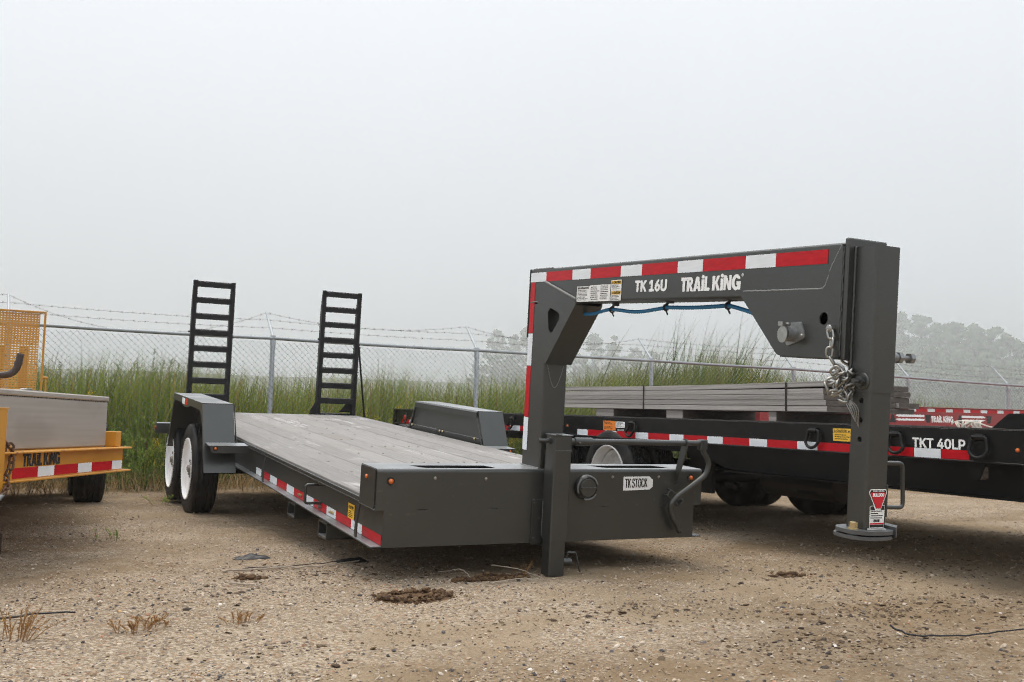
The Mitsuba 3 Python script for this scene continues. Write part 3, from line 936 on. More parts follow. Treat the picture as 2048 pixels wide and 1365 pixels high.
for s, (t, sagv) in enumerate(((.36, .015), (.68, .02), (.97, .03))):
    pts = []
    for i in range(len(tips) - 1):
        a, b = [tips[j][0] + (tips[j][1] - tips[j][0]) * t for j in (i, i + 1)]
        sg = sagv * pr2.uniform(.4, 1.6)
        if s == 2 and i in (1, 2):
            sg = .34 if i == 1 else .12
        if s == 2 and i == 3:
            sg = .16
        for q in np.linspace(0, 1, 13)[:-1]:
            pts.append(a + (b - a) * q - np.array([0, 0, sg * 4 * q * (1 - q)]))
    P = np.array(pts)
    ms = [tube(P, .0019, 4, cap=False)]
    L = np.r_[0, np.cumsum(np.linalg.norm(np.diff(P, axis=0), axis=1))]
    for q in np.arange(.1, L[-1], .127):
        c0 = np.array([np.interp(q, L, P[:, j]) for j in range(3)])
        ms.append(tube([c0 + (-.009, 0, .012), c0 + (.009, 0, -.012)], .0019, 3, cap=False))
        ms.append(tube([c0 + (-.009, 0, -.011), c0 + (.009, 0, .011)], .0019, 3, cap=False))
    put(k, 'barbed_wire', cat(*ms), 'barbed')

# ------------------------------------------------------------------ trees in the fog
pr('bark', (.075, .062, .05), .9, two=True)


def far_h(x, y):
    """the far bank of the marsh and the wooded rise at the right"""
    x, y = np.asarray(x, float), np.asarray(y, float)
    ss = lambda a, c, t: np.clip((t - a) / (c - a), 0, 1) ** 2 * (3 - 2 * np.clip((t - a) / (c - a), 0, 1))
    bank = 27 * ss(330, 560, y + .12 * x) * (1 - .5 * ss(250, 420, x))
    rise = 11 * np.exp(-(((x - 335) / 130) ** 2 + ((y - 215) / 110) ** 2))
    n = meshkit.fbm(np.stack([x * .012, y * .012, 0 * x], -1), 3, seed=6)
    return np.maximum(bank, rise) * (.92 + .16 * n)


def tree(label, x, y, h, wd, seed, z0=0., group=None):
    r = np.random.default_rng(seed)
    k = thing('tree', label, 'tree', group)
    low = .06
    limbs = [tube(spline([(x, y, z0 - 1), (x + r.normal(0, .3), y, z0 + h * .3), (x + r.normal(0, .6), y + r.normal(0, .6), z0 + h * .6), (x + r.normal(0, .8), y, z0 + h * .88)], 4), np.linspace(.026, .004, 13) * h, 7)]
    cl = []
    for b in range(int(40 + wd * 2.6)):
        t = r.uniform(low, 1.)
        prof = np.sin(np.pi * np.clip(t * .80 + .16, 0, 1)) ** .75
        a = r.random() * 6.28
        q = wd * .5 * prof * np.sqrt(r.random())
        c = np.array([x + q * np.cos(a), y + q * np.sin(a), z0 + h * t * .95])
        limbs.append(tube([(x, y, z0 + max(h * t * .62, .3)), (c + np.array([x, y, z0 + h * t * .7])) / 2 + (0, 0, -.1), c], [.006 * h * (1.1 - t * .6), .004 * h * (1 - .6 * t), .02], 5, cap=False))
        cl.append((c, r.uniform(.55, 1.25) * (.046 * h + .042 * wd) * (1.05 - .5 * t)))
    put(k, 'trunk', cat(*limbs), 'bark', smooth=True)
    vs, fs, cs, ns, o = [], [], [], [], 0
    for c, rad in cl:
        n = int(84 * np.clip(rad / 2, .5, 2.0))
        g = r.normal(size=(n, 3)); g /= np.linalg.norm(g, axis=1, keepdims=True)
        p = c + g * rad * np.array([1.1, 1.1, .78]) * (r.random((n, 1)) ** .4)
        u = r.normal(size=(n, 3)); u /= np.linalg.norm(u, axis=1, keepdims=True)
        w = np.cross(u, r.normal(size=(n, 3))); w /= np.linalg.norm(w, axis=1, keepdims=True)
        s = r.uniform(.40, .95, (n, 1)) * (h / 30) ** .5
        vs.append(np.stack([p - u * s, p - w * s * .6, p + u * s, p + w * s * .6], 1).reshape(-1, 3))
        i = np.arange(n)[:, None] * 4 + o
        fs.append(np.concatenate([i + [0, 1, 2], i + [0, 2, 3]])); o += 4 * n
        m = g + .9 * (p - np.array([x, y, z0 + h * .45])) / (wd * .5) + (0, 0, .5)
        ns.append(np.repeat(m / np.linalg.norm(m, axis=1, keepdims=True), 4, axis=0))
        base = np.array([.105, .135, .08]) * r.uniform(.8, 1.2)
        cs.append(np.repeat(base * r.uniform(.92, 1.08, (n, 1)), 4, axis=0))
    ck = num(f'{k}__crown')
    path = meshkit.write_ply((np.vstack(vs), np.vstack(fs)), False, None, np.vstack(cs), normals=np.vstack(ns))
    scene[ck] = {'type': 'ply', 'filename': path, 'face_normals': False, 'bsdf': {'type': 'ref', 'id': 'leaf_far'}}


def tree_at(u, vtop, dist, wd, seed, label, group):
    """a tree that stands dist metres out along the direction of picture column u (of 2048), tall enough to reach row vtop"""
    k_ = 5.5 if 'right' in group else 4.7
    dist *= k_
    wd *= .8 * k_
    s = (u - 1024) / 1995.3
    dx, dy = F2 + R2 * s
    x, y = CAM[0] + dx * dist, CAM[1] + dy * dist
    hor = 859 + (u - 1024) * .021
    z0 = float(far_h(x, y)) - .5
    top = .757 + (hor - vtop) / 1995.3 * dist
    tree(label, x, y, max(top - z0, 9.), wd, seed, z0, group)


for i, (u, vt, dd, wd, lab) in enumerate((
        (994, 655, 138, 5.5, 'pointed foggy tree just right of the middle fence post'), (1028, 664, 142, 4.5, 'narrow foggy tree between the pointed tree and the gooseneck upright'), (1058, 650, 140, 6.0, 'foggy tree half hidden by the gooseneck upright'),
        (962, 722, 136, 5.0, 'lowest foggy tree at the left end of the far clump'), (1098, 660, 144, 6.0, 'foggy tree hidden mostly behind the gooseneck upright'),
        (1150, 700, 140, 4.5, 'low foggy tree in the gap beside the front gusset brace'), (1190, 664, 142, 5.0, 'foggy tree left of the twin crowned pair under the arm'), (1232, 668, 140, 5.0, 'rounded foggy tree under the middle of the arm'),
        (1270, 690, 143, 4.5, 'foggy tree left of the post under the arm'), (1305, 698, 139, 5.0, 'low foggy tree behind the post under the arm'), (1480, 722, 150, 5.5, 'very faint foggy tree behind the tall reeds'),
        (1545, 728, 155, 6.0, 'very faint low tree below the front gusset'))):
    tree_at(u, vt, dd, wd, 700 + i, lab, 'foggy trees of the far clump')
for i, (u, vt, dd, wd, lab) in enumerate((
        (1800, 618, 118, 7, 'faint tall tree just right of the coupler tube'), (1846, 622, 112, 7, 'tall tree with a ragged top, second right of the coupler'), (1884, 636, 106, 6.5, 'rounded tree in the middle of the right treeline'),
        (1918, 638, 104, 6.5, 'broad tree in the right treeline above the rusty dead weed'), (1955, 641, 100, 6.5, 'dark tree left of the last fence post, in the treeline'), (1992, 650, 98, 6.5, 'tree behind the last visible fence post'),
        (2026, 660, 96, 6, 'tree at the right edge of the photo'), (2064, 672, 96, 6.5, 'tree cut by the right edge of the photo'), (2110, 676, 96, 7, 'tree just beyond the right edge of the photo'), (1756, 640, 124, 7, 'tree hidden behind the coupler tube'),
        (1870, 690, 92, 6, 'low tree in front of the right treeline beside the dead weed'), (1975, 700, 86, 6, 'low dark tree in front of the right treeline near the post'), (1820, 700, 96, 5, 'low tree in front of the treeline beside the coupler bolt'),
        (2040, 715, 84, 6, 'low tree in front of the treeline at the right edge'), (1925, 712, 86, 6, 'low rounded tree in front of the middle of the right treeline'))):
    tree_at(u, vt, dd, wd, 800 + i, lab, 'trees of the right treeline')

# the far bank across the marsh, almost lost in the fog
rx, ry = np.arange(-420, 700, 12.), np.arange(40, 775, 12.)
RX, RY_ = np.meshgrid(rx, ry, indexing='ij')
i_, j_ = np.meshgrid(np.arange(len(rx) - 1), np.arange(len(ry) - 1), indexing='ij')
q_ = (i_ * len(ry) + j_).ravel()
v = np.stack([RX, RY_, far_h(RX, RY_) - .6], -1).reshape(-1, 3)
f = np.stack([q_, q_ + len(ry), q_ + len(ry) + 1, q_ + 1], 1)
pr('far_field', mikit.proc(lambda p, n, uv: mix((.06, .075, .04), (.10, .11, .06), fbm(p.x * .05, p.y * .05, 1, 3))), .9, two=True)
scene['far_bank'] = mikit.ply((v, f), 'far_field', smooth=True)
labels['far_bank'] = {'label': 'low far bank of the marsh fading into the fog', 'kind': 'structure'}

# ------------------------------------------------------------------ grey gooseneck trailer (its own frame: x across, y to the rear, z up from the top of the front box; nose down)
CA, SA = 1 / math.hypot(1, .0755), .0755 / math.hypot(1, .0755)
G = np.eye(4)
G[:3, :3] = [[1, 0, 0], [0, CA, -SA], [0, SA, CA]]
G[:3, 3] = G[:3, :3] @ np.array([0, 0, .5509])
W = 1.972
gt = thing('gooseneck_trailer', 'dark grey gooseneck flatbed trailer with wood deck and two raised black ramps', 'trailer')


def g(name, mesh, mat, smooth=False, label=None, parent=None, **k):
    return put(parent or gt, name, mesh, mat, G, smooth, label, **k)


# front box
th = .006
arc = [(.02 - .02 * math.cos(a), -.02 + .02 * math.sin(a)) for a in np.linspace(0, math.pi / 2, 6)]
inn = [(.02 - .014 * math.cos(a), -.02 + .014 * math.sin(a)) for a in np.linspace(math.pi / 2, 0, 6)]
prof = [(0, -.2)] + arc + inn + [(.006, -.2)]
roll = plate(Polygon(prof), 0, 0, W)
slits = [sbox(a, -.2075, a + .056, -.2035) for a in (.219, .62, 1.285, 1.688)]
low = plate(Polygon([(.043, -.2), (W - .05, -.2), (W - .05, -.39), (.043, -.39)]), 1, 0, th, slits)
flaps = cat(plate([(0, -.2), (.0429, -.2), (.0429, -.206), (0, -.206)], 1, 0, th), plate([(W - .0499, -.2), (W, -.2), (W, -.206), (W - .0499, -.206)], 1, 0, th))
g('front_panel', cat(roll, low, flaps), 'gray_paint', 30)
slot1 = Polygon([(.225, .150), (.255, .06), (.275, .045), (.640, .045), (.667, .06), (.640, .150)]).buffer(.004)
slot2 = Polygon([(1.300, .165), (1.335, .075), (1.355, .06), (1.745, .06), (1.775, .075), (1.735, .165)]).buffer(.004)
g('top_plate', plate(sbox(0, .0202, W, .25), 2, -.006, 0, [slot1, slot2]), 'gray_paint')
g('box_body', cat(bx(.05, W - .05, .244, .25, -.39, -.0065), bx(.05, W - .05, .0065, .2435, -.39, -.384), bx(.05, .056, .007, .243, -.383, -.007), bx(W - .056, W - .05, .007, .243, -.383, -.007)), 'gray_paint')
sp = Polygon([(.022, -.2), (.022, -.004), (.25, -.004), (.25, -.2)]).buffer(-.012).buffer(.012, quad_segs=4)
for xa in (-.0035, W - .0025):
    e = g('end_plate', plate(sp, 0, xa, xa + .006), 'gray_paint')
    xx = xa - .0005 if xa < 0 else xa + .0065
    sgn = -1 if xa < 0 else 1
    g('marker_light', mv(dome(.011, .010), frame((xx, .149, -.054), (0, 1, 0), (0, 0, sgn * 1.) if sgn > 0 else (0, 0, -1))), 'amber', True)
    g('ledge', cbox(min(xa, xa + sgn * .0) - .002, xa + .008, .018, .252, -.209, -.2005, .002) if False else cbox((0 if sgn < 0 else W - .045) - .004, (.045 if sgn < 0 else W) + .004, .009, .255, -.2075, -.2005, .002), 'gray_paint')


def front_disc(x, z, r, h, mat, name, y=0., smooth=40, n=20, label=None, parent=None):
    return g(name, mv(dome(r, h, n), frame((x, y, z), (1, 0, 0), (0, 0, 1))), mat, smooth, label, parent)


FR = lambda x, z, y=0.: frame((x, y, z), (1, 0, 0), (0, 0, 1))   # faces -y
for x, z in ((.071, -.061), (1.891, -.049)):
    k = g('marker_light', mv(lathe([(.0001, .004), (.021, .004), (.021, 0)], 20, 2), FR(x, z)), 'black_plastic', 30, 'round amber marker light in a black grommet')
    put(k, 'lens', mv(dome(.013, .012), FR(x, z, -.004)), 'amber', G, True)
for x, z in ((.307, -.046), (.591, -.05), (1.363, -.043), (1.67, -.043)):
    g('screw', mv(cat(lathe([(.0001, .002), (.0085, .002), (.0085, 0)], 14, 2), at(dome(.0055, .004, 10), 0, 0, .002)), FR(x, z)), 'zinc', 40)
# paper tag
tag = Polygon([(1.433, -.0425), (1.604, -.040), (1.630, -.060), (1.630, -.098), (1.607, -.1145), (1.434, -.119)])
k = g('stock_tag', plate(tag, 1, -.0030, -.0012), 'decal_white', label='white arrow ended tag with black letters')
put(k, 'print', mv(fat_text('TK STOCK', .050, .146, grow=.018) if False else cat(*[at(text('TK STOCK', .050, .146, bold=False), d, 0, 1e-4 * i) for i, d in enumerate((-.0014, 0, .0014))]), frame((1.446, -.0031, -.1035), (1, 0, .018), (0, 0, 1))), 'print_black', G)
# round document holder
k = g('document_tube', mv(lathe([(.0001, .0), (.068, 0), (.070, .006), (.068, .016), (.060, .028), (.055, .032), (.054, .022), (.0001, .022)], 40, 2), FR(1.190, -.099)), 'gray_paint', 35, 'round screw capped document holder')
put(k, 'cap', mv(cat(lathe([(.0001, .034), (.047, .034), (.051, .030), (.051, .022)], 36, 2), at(bx(-.048, .048, -.004, .004, .034, .042), 0, 0, 0)), FR(1.192, -.099) @ frame((0, 0, 0), (1, .02, 0), (0, 1, 0))), 'gray_paint', G, 30)
put(k, 'grip_ring', mv(cat(*[tube([(.063 * math.cos(a), .063 * math.sin(a), .028) for a in np.linspace(s, s + 1.3, 10)], .005, 8) for s in (.3, 2.3, 4.4)]), FR(1.190, -.099)), 'weld', G, True)
for a in (.8, 2.6, 4.2):
    put(k, 'screw', at(mv(dome(.006, .006, 10), FR(1.190 + .063 * math.cos(a), -.099 + .063 * math.sin(a), -.012)), 0, 0, 0), 'zinc', G, True)

# frame rails, lips, flanges
for s in (0, 1):
    X = (lambda a, b: (a, b)) if s == 0 else (lambda a, b: (W - b, W - a))
    nm = 'side_rail'
    a, b = X(.043, .052)
    web = bx(a, b, .0075, 6.44, -.382, -.2012)
    a, b = X(-.016, .0429)
    fl = cbox(a, b, .002, 6.44, -.3905, -.3825, .002)
    rail = g(nm, cat(web, fl), 'gray_paint')
    a, b = X(-.002, .052)
    g('deck_edge_angle', cat(cbox(a, b, .256, 6.45, -.2010, -.1945, .002), cbox(*X(-.002, .005), .256, 6.45, -.194, -.1725, .002)), 'gray_paint')
    for y in (.275, 2.43, 4.6, 6.2) if s == 0 else (.275, 2.43, 6.2):
        sx = 1 if s == 0 else -1
        x0 = 0 if s == 0 else W
        pts = [(x0 + sx * .004, -.2012), (x0 - sx * .008, -.30), (x0 - sx * .010, -.3823), (x0 + sx * .022, -.3823), (x0 + sx * .024, -.30), (x0 + sx * .036, -.2012)]
        g('stake_pocket', cat(plate(Polygon(pts[:3] + [(x0 - sx * .002, -.3823), (x0 - sx * .0, -.30), (x0 + sx * .012, -.2012)]), 1, y - .015, y + .015)), 'gray_paint')
for y0, y1 in ((1.555, 1.729), (.832, 1.006)):
    poly = rrect(y0, y1, -.503, -.412, .012, 3)
    poly = poly.difference(rrect(y0 + .009, y1 - .009, -.494, -.421, .008, 3))
    g('fork_pocket', plate(poly, 0, .006, W - .006), 'gray_paint', 30)
g('frame_beam', cat(*[bx(x, x + .06, .3, 6.4, -.384, -.215) for x in (.42, 1.49)], *[bx(.06, W - .06, y, y + .05, -.30, -.214) for y in np.arange(.6, 6.3, .55)], bx(.0525, W - .0525, .26, .30, -.3835, -.2135)), 'black_paint')
# reflective tape on the rail: red .28 m, white .18 m
yb = [2.887, 2.615, 2.418, 2.21, 1.928, 1.735, 1.468, 1.26, .975, .788, .503, .315, .012]
mats = ['w', 'r', 'w', 'r', 'w', 'r', 'w', 'r', 'w', 'r', 'w', 'r']
yb = [2.72, 2.545, 2.265, 2.09][:0] + yb
for i, m in enumerate(mats):
    if i == 0:
        continue
    g('reflective_tape', bx(.0412, .0424, yb[i + 1] + .0012, yb[i] - .0012, -.3800, -.3305), 'tape_red' if m == 'r' else 'tape_white')
g('reflective_tape', bx(.0412, .0424, 2.70, 2.87, -.3800, -.3305), 'tape_white')
k = g('decal', bx(.0400, .0411, .455, .565, -.330, -.250), 'decal_yellow', label='small yellow caution decal on the side rail')
LF = lambda y, z, x: frame((x, y, z), (0, -1, 0), (0, 0, 1))    # faces -x
put(k, 'print', cat(mv(text('CAUTION', .013, .082), LF(.552, -.274, .0398)), mv(bars(.086, .038, 4, 3), LF(.552, -.324, .0398)), mv(bx(0, .098, 0, .002, 0, .0004), LF(.559, -.279, .0398))), 'print_black', G)
for y in (1.563, .857):
    for dy in (-.022, 0, .022):
        g('bolt', mv(cat(hexnut(.009, .007), at(lathe([(.0001, .016), (.0045, .016), (.0045, .007)], 8, 2), 0, 0, 0)), LF(y + dy, -.352, .041)), 'yellow_zinc')
g('tie_handle', tube(bend([(.04, 1.10, -.226), (-.055, 1.10, -.226), (-.055, 1.10, -.334), (.04, 1.10, -.334)], .015), .0085, 10), 'gray_paint', True)
for z in (-.218, -.355):
    g('bolt', mv(cat(lathe([(.0001, .02), (.011, .02), (.011, 0)], 12, 2)), LF(1.10, z, .042)), 'hub_steel', 40)

# deck planks
pr3 = np.random.default_rng(17)
edges = np.linspace(.0065, W - .0065, 11)
for i in range(10):
    dz = pr3.uniform(-.0022, .0022)
    g('plank', cbox(edges[i] + .0028, edges[i + 1] - .0028, .2525 + pr3.uniform(0, .006), 6.47 + pr3.uniform(-.006, .004), -.1940, -.1600 + dz, .0035), 'plank_wood')
nx, ny = [], []
for i in range(10):
    for y in np.arange(.62, 6.4, .55):
        for dx in (.05, .14):
            if pr3.random() < .55:
                g_ = (edges[i] + dx + pr3.normal(0, .006), y + pr3.normal(0, .012))
                nx.append(at(lathe([(.0001, .0014), (.0085, .0011), (.0088, -.004)], 8, 2), g_[0], g_[1], -.1592))
g('deck_screws', cat(*nx), 'hub_steel', 40, kind='stuff')
g('tail_beam', sqtube(-.236, W + .236, 6.475, 6.60, -.402, -.290, 0, .01), 'gray_paint', 30)
g('tail_sill', cbox(.0, W, 6.4755, 6.56, -.289, -.166, .004), 'gray_paint')
for x in (-.238, W + .238):
    g('tail_light', mv(dome(.02, .012), frame((x, 6.53, -.345), (0, -1, 0) if x < 0 else (0, 1, 0), (0, 0, 1))), 'lamp_red', True)

# upright, arm, gussets, coupler
ux0, ux1, uy0, uy1 = .904, 1.049, .016, .221
RR = .013
g('upright', sqtube(ux0, ux1, uy0, uy1, 0, .884, 2, RR), 'gray_paint', 30)
sl = .0179
poly = rrect(ux0, ux1, .887, 1.0735, RR)
m = plate(poly, 1, -2.116, .2215)
v = m.vertices.copy(); v[:, 2] += (v[:, 1] - .2215) * -.0 + (v[:, 1] - .0) * sl - .000; m.vertices = v
g('arm', m, 'gray_paint', 30)
g('cap_plate', cbox(.898, 1.055, .2218, .229, .70, 1.078, .003), 'gray_paint')
g('weld_bead', tube(np.c_[np.linspace(ux0 + .006, ux0 + .006, 30), np.linspace(.20, -.02, 30), np.linspace(1.0765, 1.0725, 30)] + pr3.normal(0, .0008, (30, 3)), .004, 7), 'weld', True)
g('weld_bead', tube(np.c_[np.full(26, .902), np.linspace(.205, .115, 26), .893 + .004 * np.sin(np.linspace(0, 3, 26))] + pr3.normal(0, .0007, (26, 3)), .0035, 7), 'weld', True)
g('weld_bead', tube(np.c_[np.linspace(ux0 - .001, ux0 - .001, 30), np.linspace(.222, .014, 30), np.full(30, .002)] + pr3.normal(0, .0007, (30, 3)), .004, 7), 'weld', True)
# rear gusset box
gp = Polygon([(.112, .60), (.112, .945), (.085, .985), (.05, .999), (.035, .996), (-.297, .893), (-.296, .868), (-.009, .561), (.03, .575)])
hole = Polygon([(-.013, .835), (-.034, .854), (-.111, .832), (-.132, .817), (-.132, .796), (-.065, .731), (-.048, .729), (-.028, .746)]).buffer(-.006).buffer(.01)
for x in (ux0 - .0075, ux1 + .0015):
    g('gusset', plate(gp, 0, x, x + .006, [hole]), 'gray_paint')
bot = [(-.296, .868), (-.009, .561), (-.004, .566), (-.290, .873)]
hm = man(m3.Manifold.hull_points(np.array([(x, y, z) for x in (ux0 - .0013, ux1 + .0013) for y, z in bot], float)))
g('gusset_floor', hm, 'gray_paint')
g('weld_bead', tube(np.array([(ux0 - .006, .035 - t * .332, .999 - t * .103 + .0005) for t in np.linspace(0, 1, 50)]) + pr3.normal(0, .0008, (50, 3)), .0075, 7), 'weld', True)
g('weld_bead', tube(np.array([(ux0 - .004, .1135, .60 + t * .345) for t in np.linspace(0, 1, 40)]) + pr3.normal(0, .0005, (40, 3)), .0022, 6), 'weld', True)
g('weld_bead', tube(np.array([(ux0 + .02 + .10 * t, .0145, .555 - .12 * math.sin(math.pi * t)) for t in np.linspace(0, 1, 24)]) + pr3.normal(0, .0005, (24, 3)), .0024, 6), 'weld', True)
# front gusset
fp = Polygon([(-1.585, .868), (-1.600, .884), (-2.028, .8765), (-2.040, .886), (-2.058, .94), (-2.111, 1.028), (-2.1155, 1.028), (-2.1155, .632), (-1.815, .640), (-1.80, .648)])
oval = ell(-2.039, .772, .0205, .0225)
for x in (ux0 - .0075, ux1 + .0015):
    g('gusset', plate(fp, 0, x, x + .006, [oval]), 'gray_paint')
hm = man(m3.Manifold.hull_points(np.array([(x, y, z) for x in (ux0 - .0013, ux1 + .0013) for y, z in ((-1.588, .862), (-1.812, .641), (-1.806, .646), (-1.582, .867))], float)))
g('gusset_floor', hm, 'gray_paint')
g('gusset_floor', bx(ux0 - .001, ux1 + .001, -2.0, -1.818, .634, .640), 'gray_paint')
pth = [(-1.600, .8845), (-2.026, .877), (-2.040, .888), (-2.058, .942), (-2.110, 1.028)]
P = np.array([(ux0 - .004, *q) for q in bend([(*p, 0) for p in pth], .02)])[:, :3]
L = np.r_[0, np.cumsum(np.linalg.norm(np.diff(P, axis=0), axis=1))]
P = np.stack([np.interp(np.linspace(0, L[-1], 70), L, P[:, j]) for j in range(3)], 1)
g('weld_bead', tube(P + pr3.normal(0, .0006, P.shape), .0042, 7), 'weld', True)
g('coupler_plate', cbox(.903, 1.084, -2.1355, -2.1162, .628, 1.050, .004), 'gray_paint')
g('weld_bead', tube(np.array([(.9025 + .001 * math.sin(t * 60), -2.1145, .64 + t * .38) for t in np.linspace(0, 1, 60)]) + pr3.normal(0, .0005, (60, 3)), .0045, 8), 'gray_paint', True)
cx0, cx1, cy0, cy1 = .934, 1.046, -2.234, -2.1358
g('coupler_tube', plate(rrect(cx0, cx1, cy0, cy1, .012).difference(rrect(cx0 + .0045, cx1 - .0045, cy0 + .0045, cy1 - .0045, .008)), 2, .524, 1.020).convex_hull if False else plate(rrect(cx0, cx1, cy0, cy1, .012).difference(rrect(cx0 + .0045, cx1 - .0045, cy0 + .0045, cy1 - .0045, .008)), 2, .524, 1.020), 'gray_paint', 30)
g('tube_cap', plate(rrect(cx0 + .005, cx1 - .005, cy0 + .005, cy1 - .005, .008), 2, 1.006, 1.014), 'gray_paint')
g('weld_bead', tube(np.array([(cx0 - .001, cy1 - .003, .60 + t * .42) for t in np.linspace(0, 1, 60)]) + pr3.normal(0, .0006, (60, 3)), .0055, 8), 'gray_paint', True)
ix0, ix1, iy0, iy1 = .9395, 1.0385, -2.2285, -2.1415
inner = m3.CrossSection([np.array(rrect(ix0, ix1, iy0, iy1, .010).exterior.coords)[:-1], np.array(rrect(ix0 + .006, ix1 - .006, iy0 + .006, iy1 - .006, .006).exterior.coords)[:-1][::-1]], m3.FillRule.EvenOdd).extrude(.55).translate((0, 0, .066))
for z in (.495, .429, .364):
    c = m3.Manifold.cylinder(.3, .0098, .0098, 20).rotate((0, 90, 0)).translate((.85, -2.189, z))
    inner = inner - c
g('sliding_tube', man(inner), 'gray_paint', 30)
# clamp bolts
k = g('clamp_bolt', mv(cat(lathe([(.0001, .007), (.027, .006), (.030, .002), (.030, 0)], 24, 2), at(hexnut(.019, .014), 0, 0, .006), at(lathe([(.0001, .026), (.0085, .026), (.0085, 0)], 14, 2), 0, 0, .018)), LF(-2.196, .560, cx0)), 'gray_paint', 35)
RF = lambda y, z, x: frame((x, y, z), (0, 1, 0), (0, 0, 1))     # faces +x
g('clamp_bolt', mv(cat(lathe([(.0001, .045), (.016, .045), (.019, .02), (.024, .008), (.026, 0)], 22, 2), at(hexnut(.021, .017), 0, 0, .047), at(lathe([(.0001, .11), (.009, .11), (.009, 0)], 14, 2), 0, 0, 0), at(hexnut(.019, .018), 0, 0, .104)), RF(-2.190, .648, cx1)), 'socket_metal', 35)
# base plates and latch
def oval_plate(x0, x1, y0, y1, z0, z1, r):
    return plate(rrect(x0, x1, y0, y1, r, 8), 2, z0, z1)
k = g('ball_coupler', cat(oval_plate(.885, 1.075, -2.268, -2.112, .0525, .0655, .07), oval_plate(.880, 1.065, -2.272, -2.108, .036, .047, .072), rod((.915, -2.205, .036), (.915, -2.205, .0525), .02, 14)), 'foot_plate', 30, 'round grey ball coupler foot')
put(k, 'latch_lip', hull([(x, y, z) for x, y in ((1.050, -2.262), (1.095, -2.225), (1.10, -2.16), (1.06, -2.14)) for z in (.040, .076)] + [(1.10, -2.20, .050)]), 'foot_plate', G)
put(k, 'nut', cat(at(lathe([(.0001, .003), (.018, .003), (.018, 0)], 18, 2), .912, -2.205, .0655), at(hexnut(.0145, .020), .912, -2.205, .0685), at(lathe([(.0001, .004), (.010, .002), (.011, 0)], 14, 2), .912, -2.205, .0885)), 'yellow_zinc', G, 30)
put(k, 'grease_smear', tube(np.array([(.945, -2.235, .0665), (.965, -2.243, .067), (.99, -2.238, .0668), (1.02, -2.240, .0665)]), .006, 6), 'zinc', G, True)
ym = -2.186
g('latch_handle', tube(bend([(1.030, ym, .284), (1.150, ym, .284), (1.160, ym, .130), (1.030, ym, .134)], .02, 5), .0075, 10), 'gray_paint', True)
g('latch_plate', cbox(1.0395, 1.046, -2.225, -2.16, .105, .215, .002), 'gray_paint')
# coupler sticker
CF = lambda x, z: frame((x, iy0 - .0012, z), (1, 0, 0), (0, 0, 1))
shield = Polygon([(.9605, .201), (1.0285, .201), (1.0345, .190), (1.010, .133), (.985, .133), (.9515, .190)])
slab = Polygon([(.9590, .145), (1.027, .146), (1.025, .0675), (.9600, .0665)])
k = g('decal', plate(unary_union([shield, slab]), 1, iy0 - .0012, iy0 - .0004), 'decal_white', label='red and white shield shaped maker sticker on the coupler tube')
for q in (shield.buffer(-.0030), Polygon([(.961, .1435), (.976, .1435), (.983, .131), (.961, .131)]), Polygon([(1.025, .1445), (1.0135, .1445), (1.009, .131), (1.025, .131)]), Polygon([(.9615, .073), (1.0235, .0735), (1.0235, .082), (.9615, .0815)])):
    put(k, 'band', plate(q, 1, iy0 - .0018, iy0 - .0013), 'print_black', G)
put(k, 'field', plate(Polygon([(.9575, .1895), (1.0290, .1895), (1.0075, .1365), (.988, .1365)]), 1, iy0 - .0024, iy0 - .0019), 'decal_red', G)
put(k, 'field', plate([(.9615, .083), (1.0235, .0835), (1.0235, .088), (.9615, .0875)], 1, iy0 - .0024, iy0 - .0019), 'decal_red', G)
put(k, 'lettering', cat(mv(fat_text('BULLDOG', .0105, .050), frame((.9685, iy0 - .0030, .1765), (1, 0, 0), (0, 0, 1))), mv(text('TOUGH + TRUSTED', .0048, .052), frame((.9670, iy0 - .0026, .1925), (1, 0, 0), (0, 0, 1)))), 'decal_letter', G)
put(k, 'print', cat(mv(bars(.058, .030, 4, 9), frame((.964, iy0 - .0016, .101), (1, 0, 0), (0, 0, 1))), *[bx(.977 + i * .0021, .977 + i * .0021 + (.0014 if i % 3 else .0007), iy0 - .0018, iy0 - .0013, .0905, .100) for i in range(14)]), 'print_black', G)

# reflective tape on arm and upright
ab = [.219, .041, -.240, -.421, -.698, -.876, -1.150, -1.327, -1.598, -1.772, -2.041]
for i in range(10):
    y1, y0 = ab[i] - .0008, ab[i + 1] + .0008
    m = bx(ux0 - .0018, ux0 - .0006, y0, y1, 1.002, 1.053)
    v = m.vertices.copy(); v[:, 2] += v[:, 1] * sl; m.vertices = v
    g('reflective_tape', m, 'tape_white' if i % 2 == 0 else 'tape_red')
for z1, z0, mt in ((1.004, .724, 'r'), (.723, .546, 'w'), (.545, .265, 'r'), (.264, .084, 'w')):
    g('reflective_tape', bx(ux0 - .0018, ux0 - .0006, .163, .214, z0 + .0008, z1 - .0008), 'tape_red' if mt == 'r' else 'tape_white')
# arm lettering and plates
AL = lambda y, z, o=.0008: frame((ux0 - o, y, z), (0, -1, -sl), (0, 0, 1))
g('lettering', mv(fat_text('TK 16U', .047, .248, grow=.06), AL(-.826, .9145)), 'decal_letter', label='white model lettering')
g('lettering', mv(logo(.060, .395), AL(-1.180, .900)), 'decal_letter', label='white maker name lettering')
g('lettering', mv(cat(extr(Point(0, 0).buffer(.0065).difference(Point(0, 0).buffer(.005)), .0006), at(text('R', .006, .004), -.002, -.003, 0)), AL(-1.584, .951)), 'decal_letter', label='small circled R mark')
k = g('decal', mv(bx(0, .126, 0, .077, 0, .001), AL(-.297, .8825, .0016)), 'decal_white', label='white securing data plate')
put(k, 'print', cat(mv(text('ANCHORING DEVICES', .0095, .112), AL(-.304, .946, .0028)), mv(bars(.115, .055, 8, 1), AL(-.304, .888, .0028))), 'print_black', G)
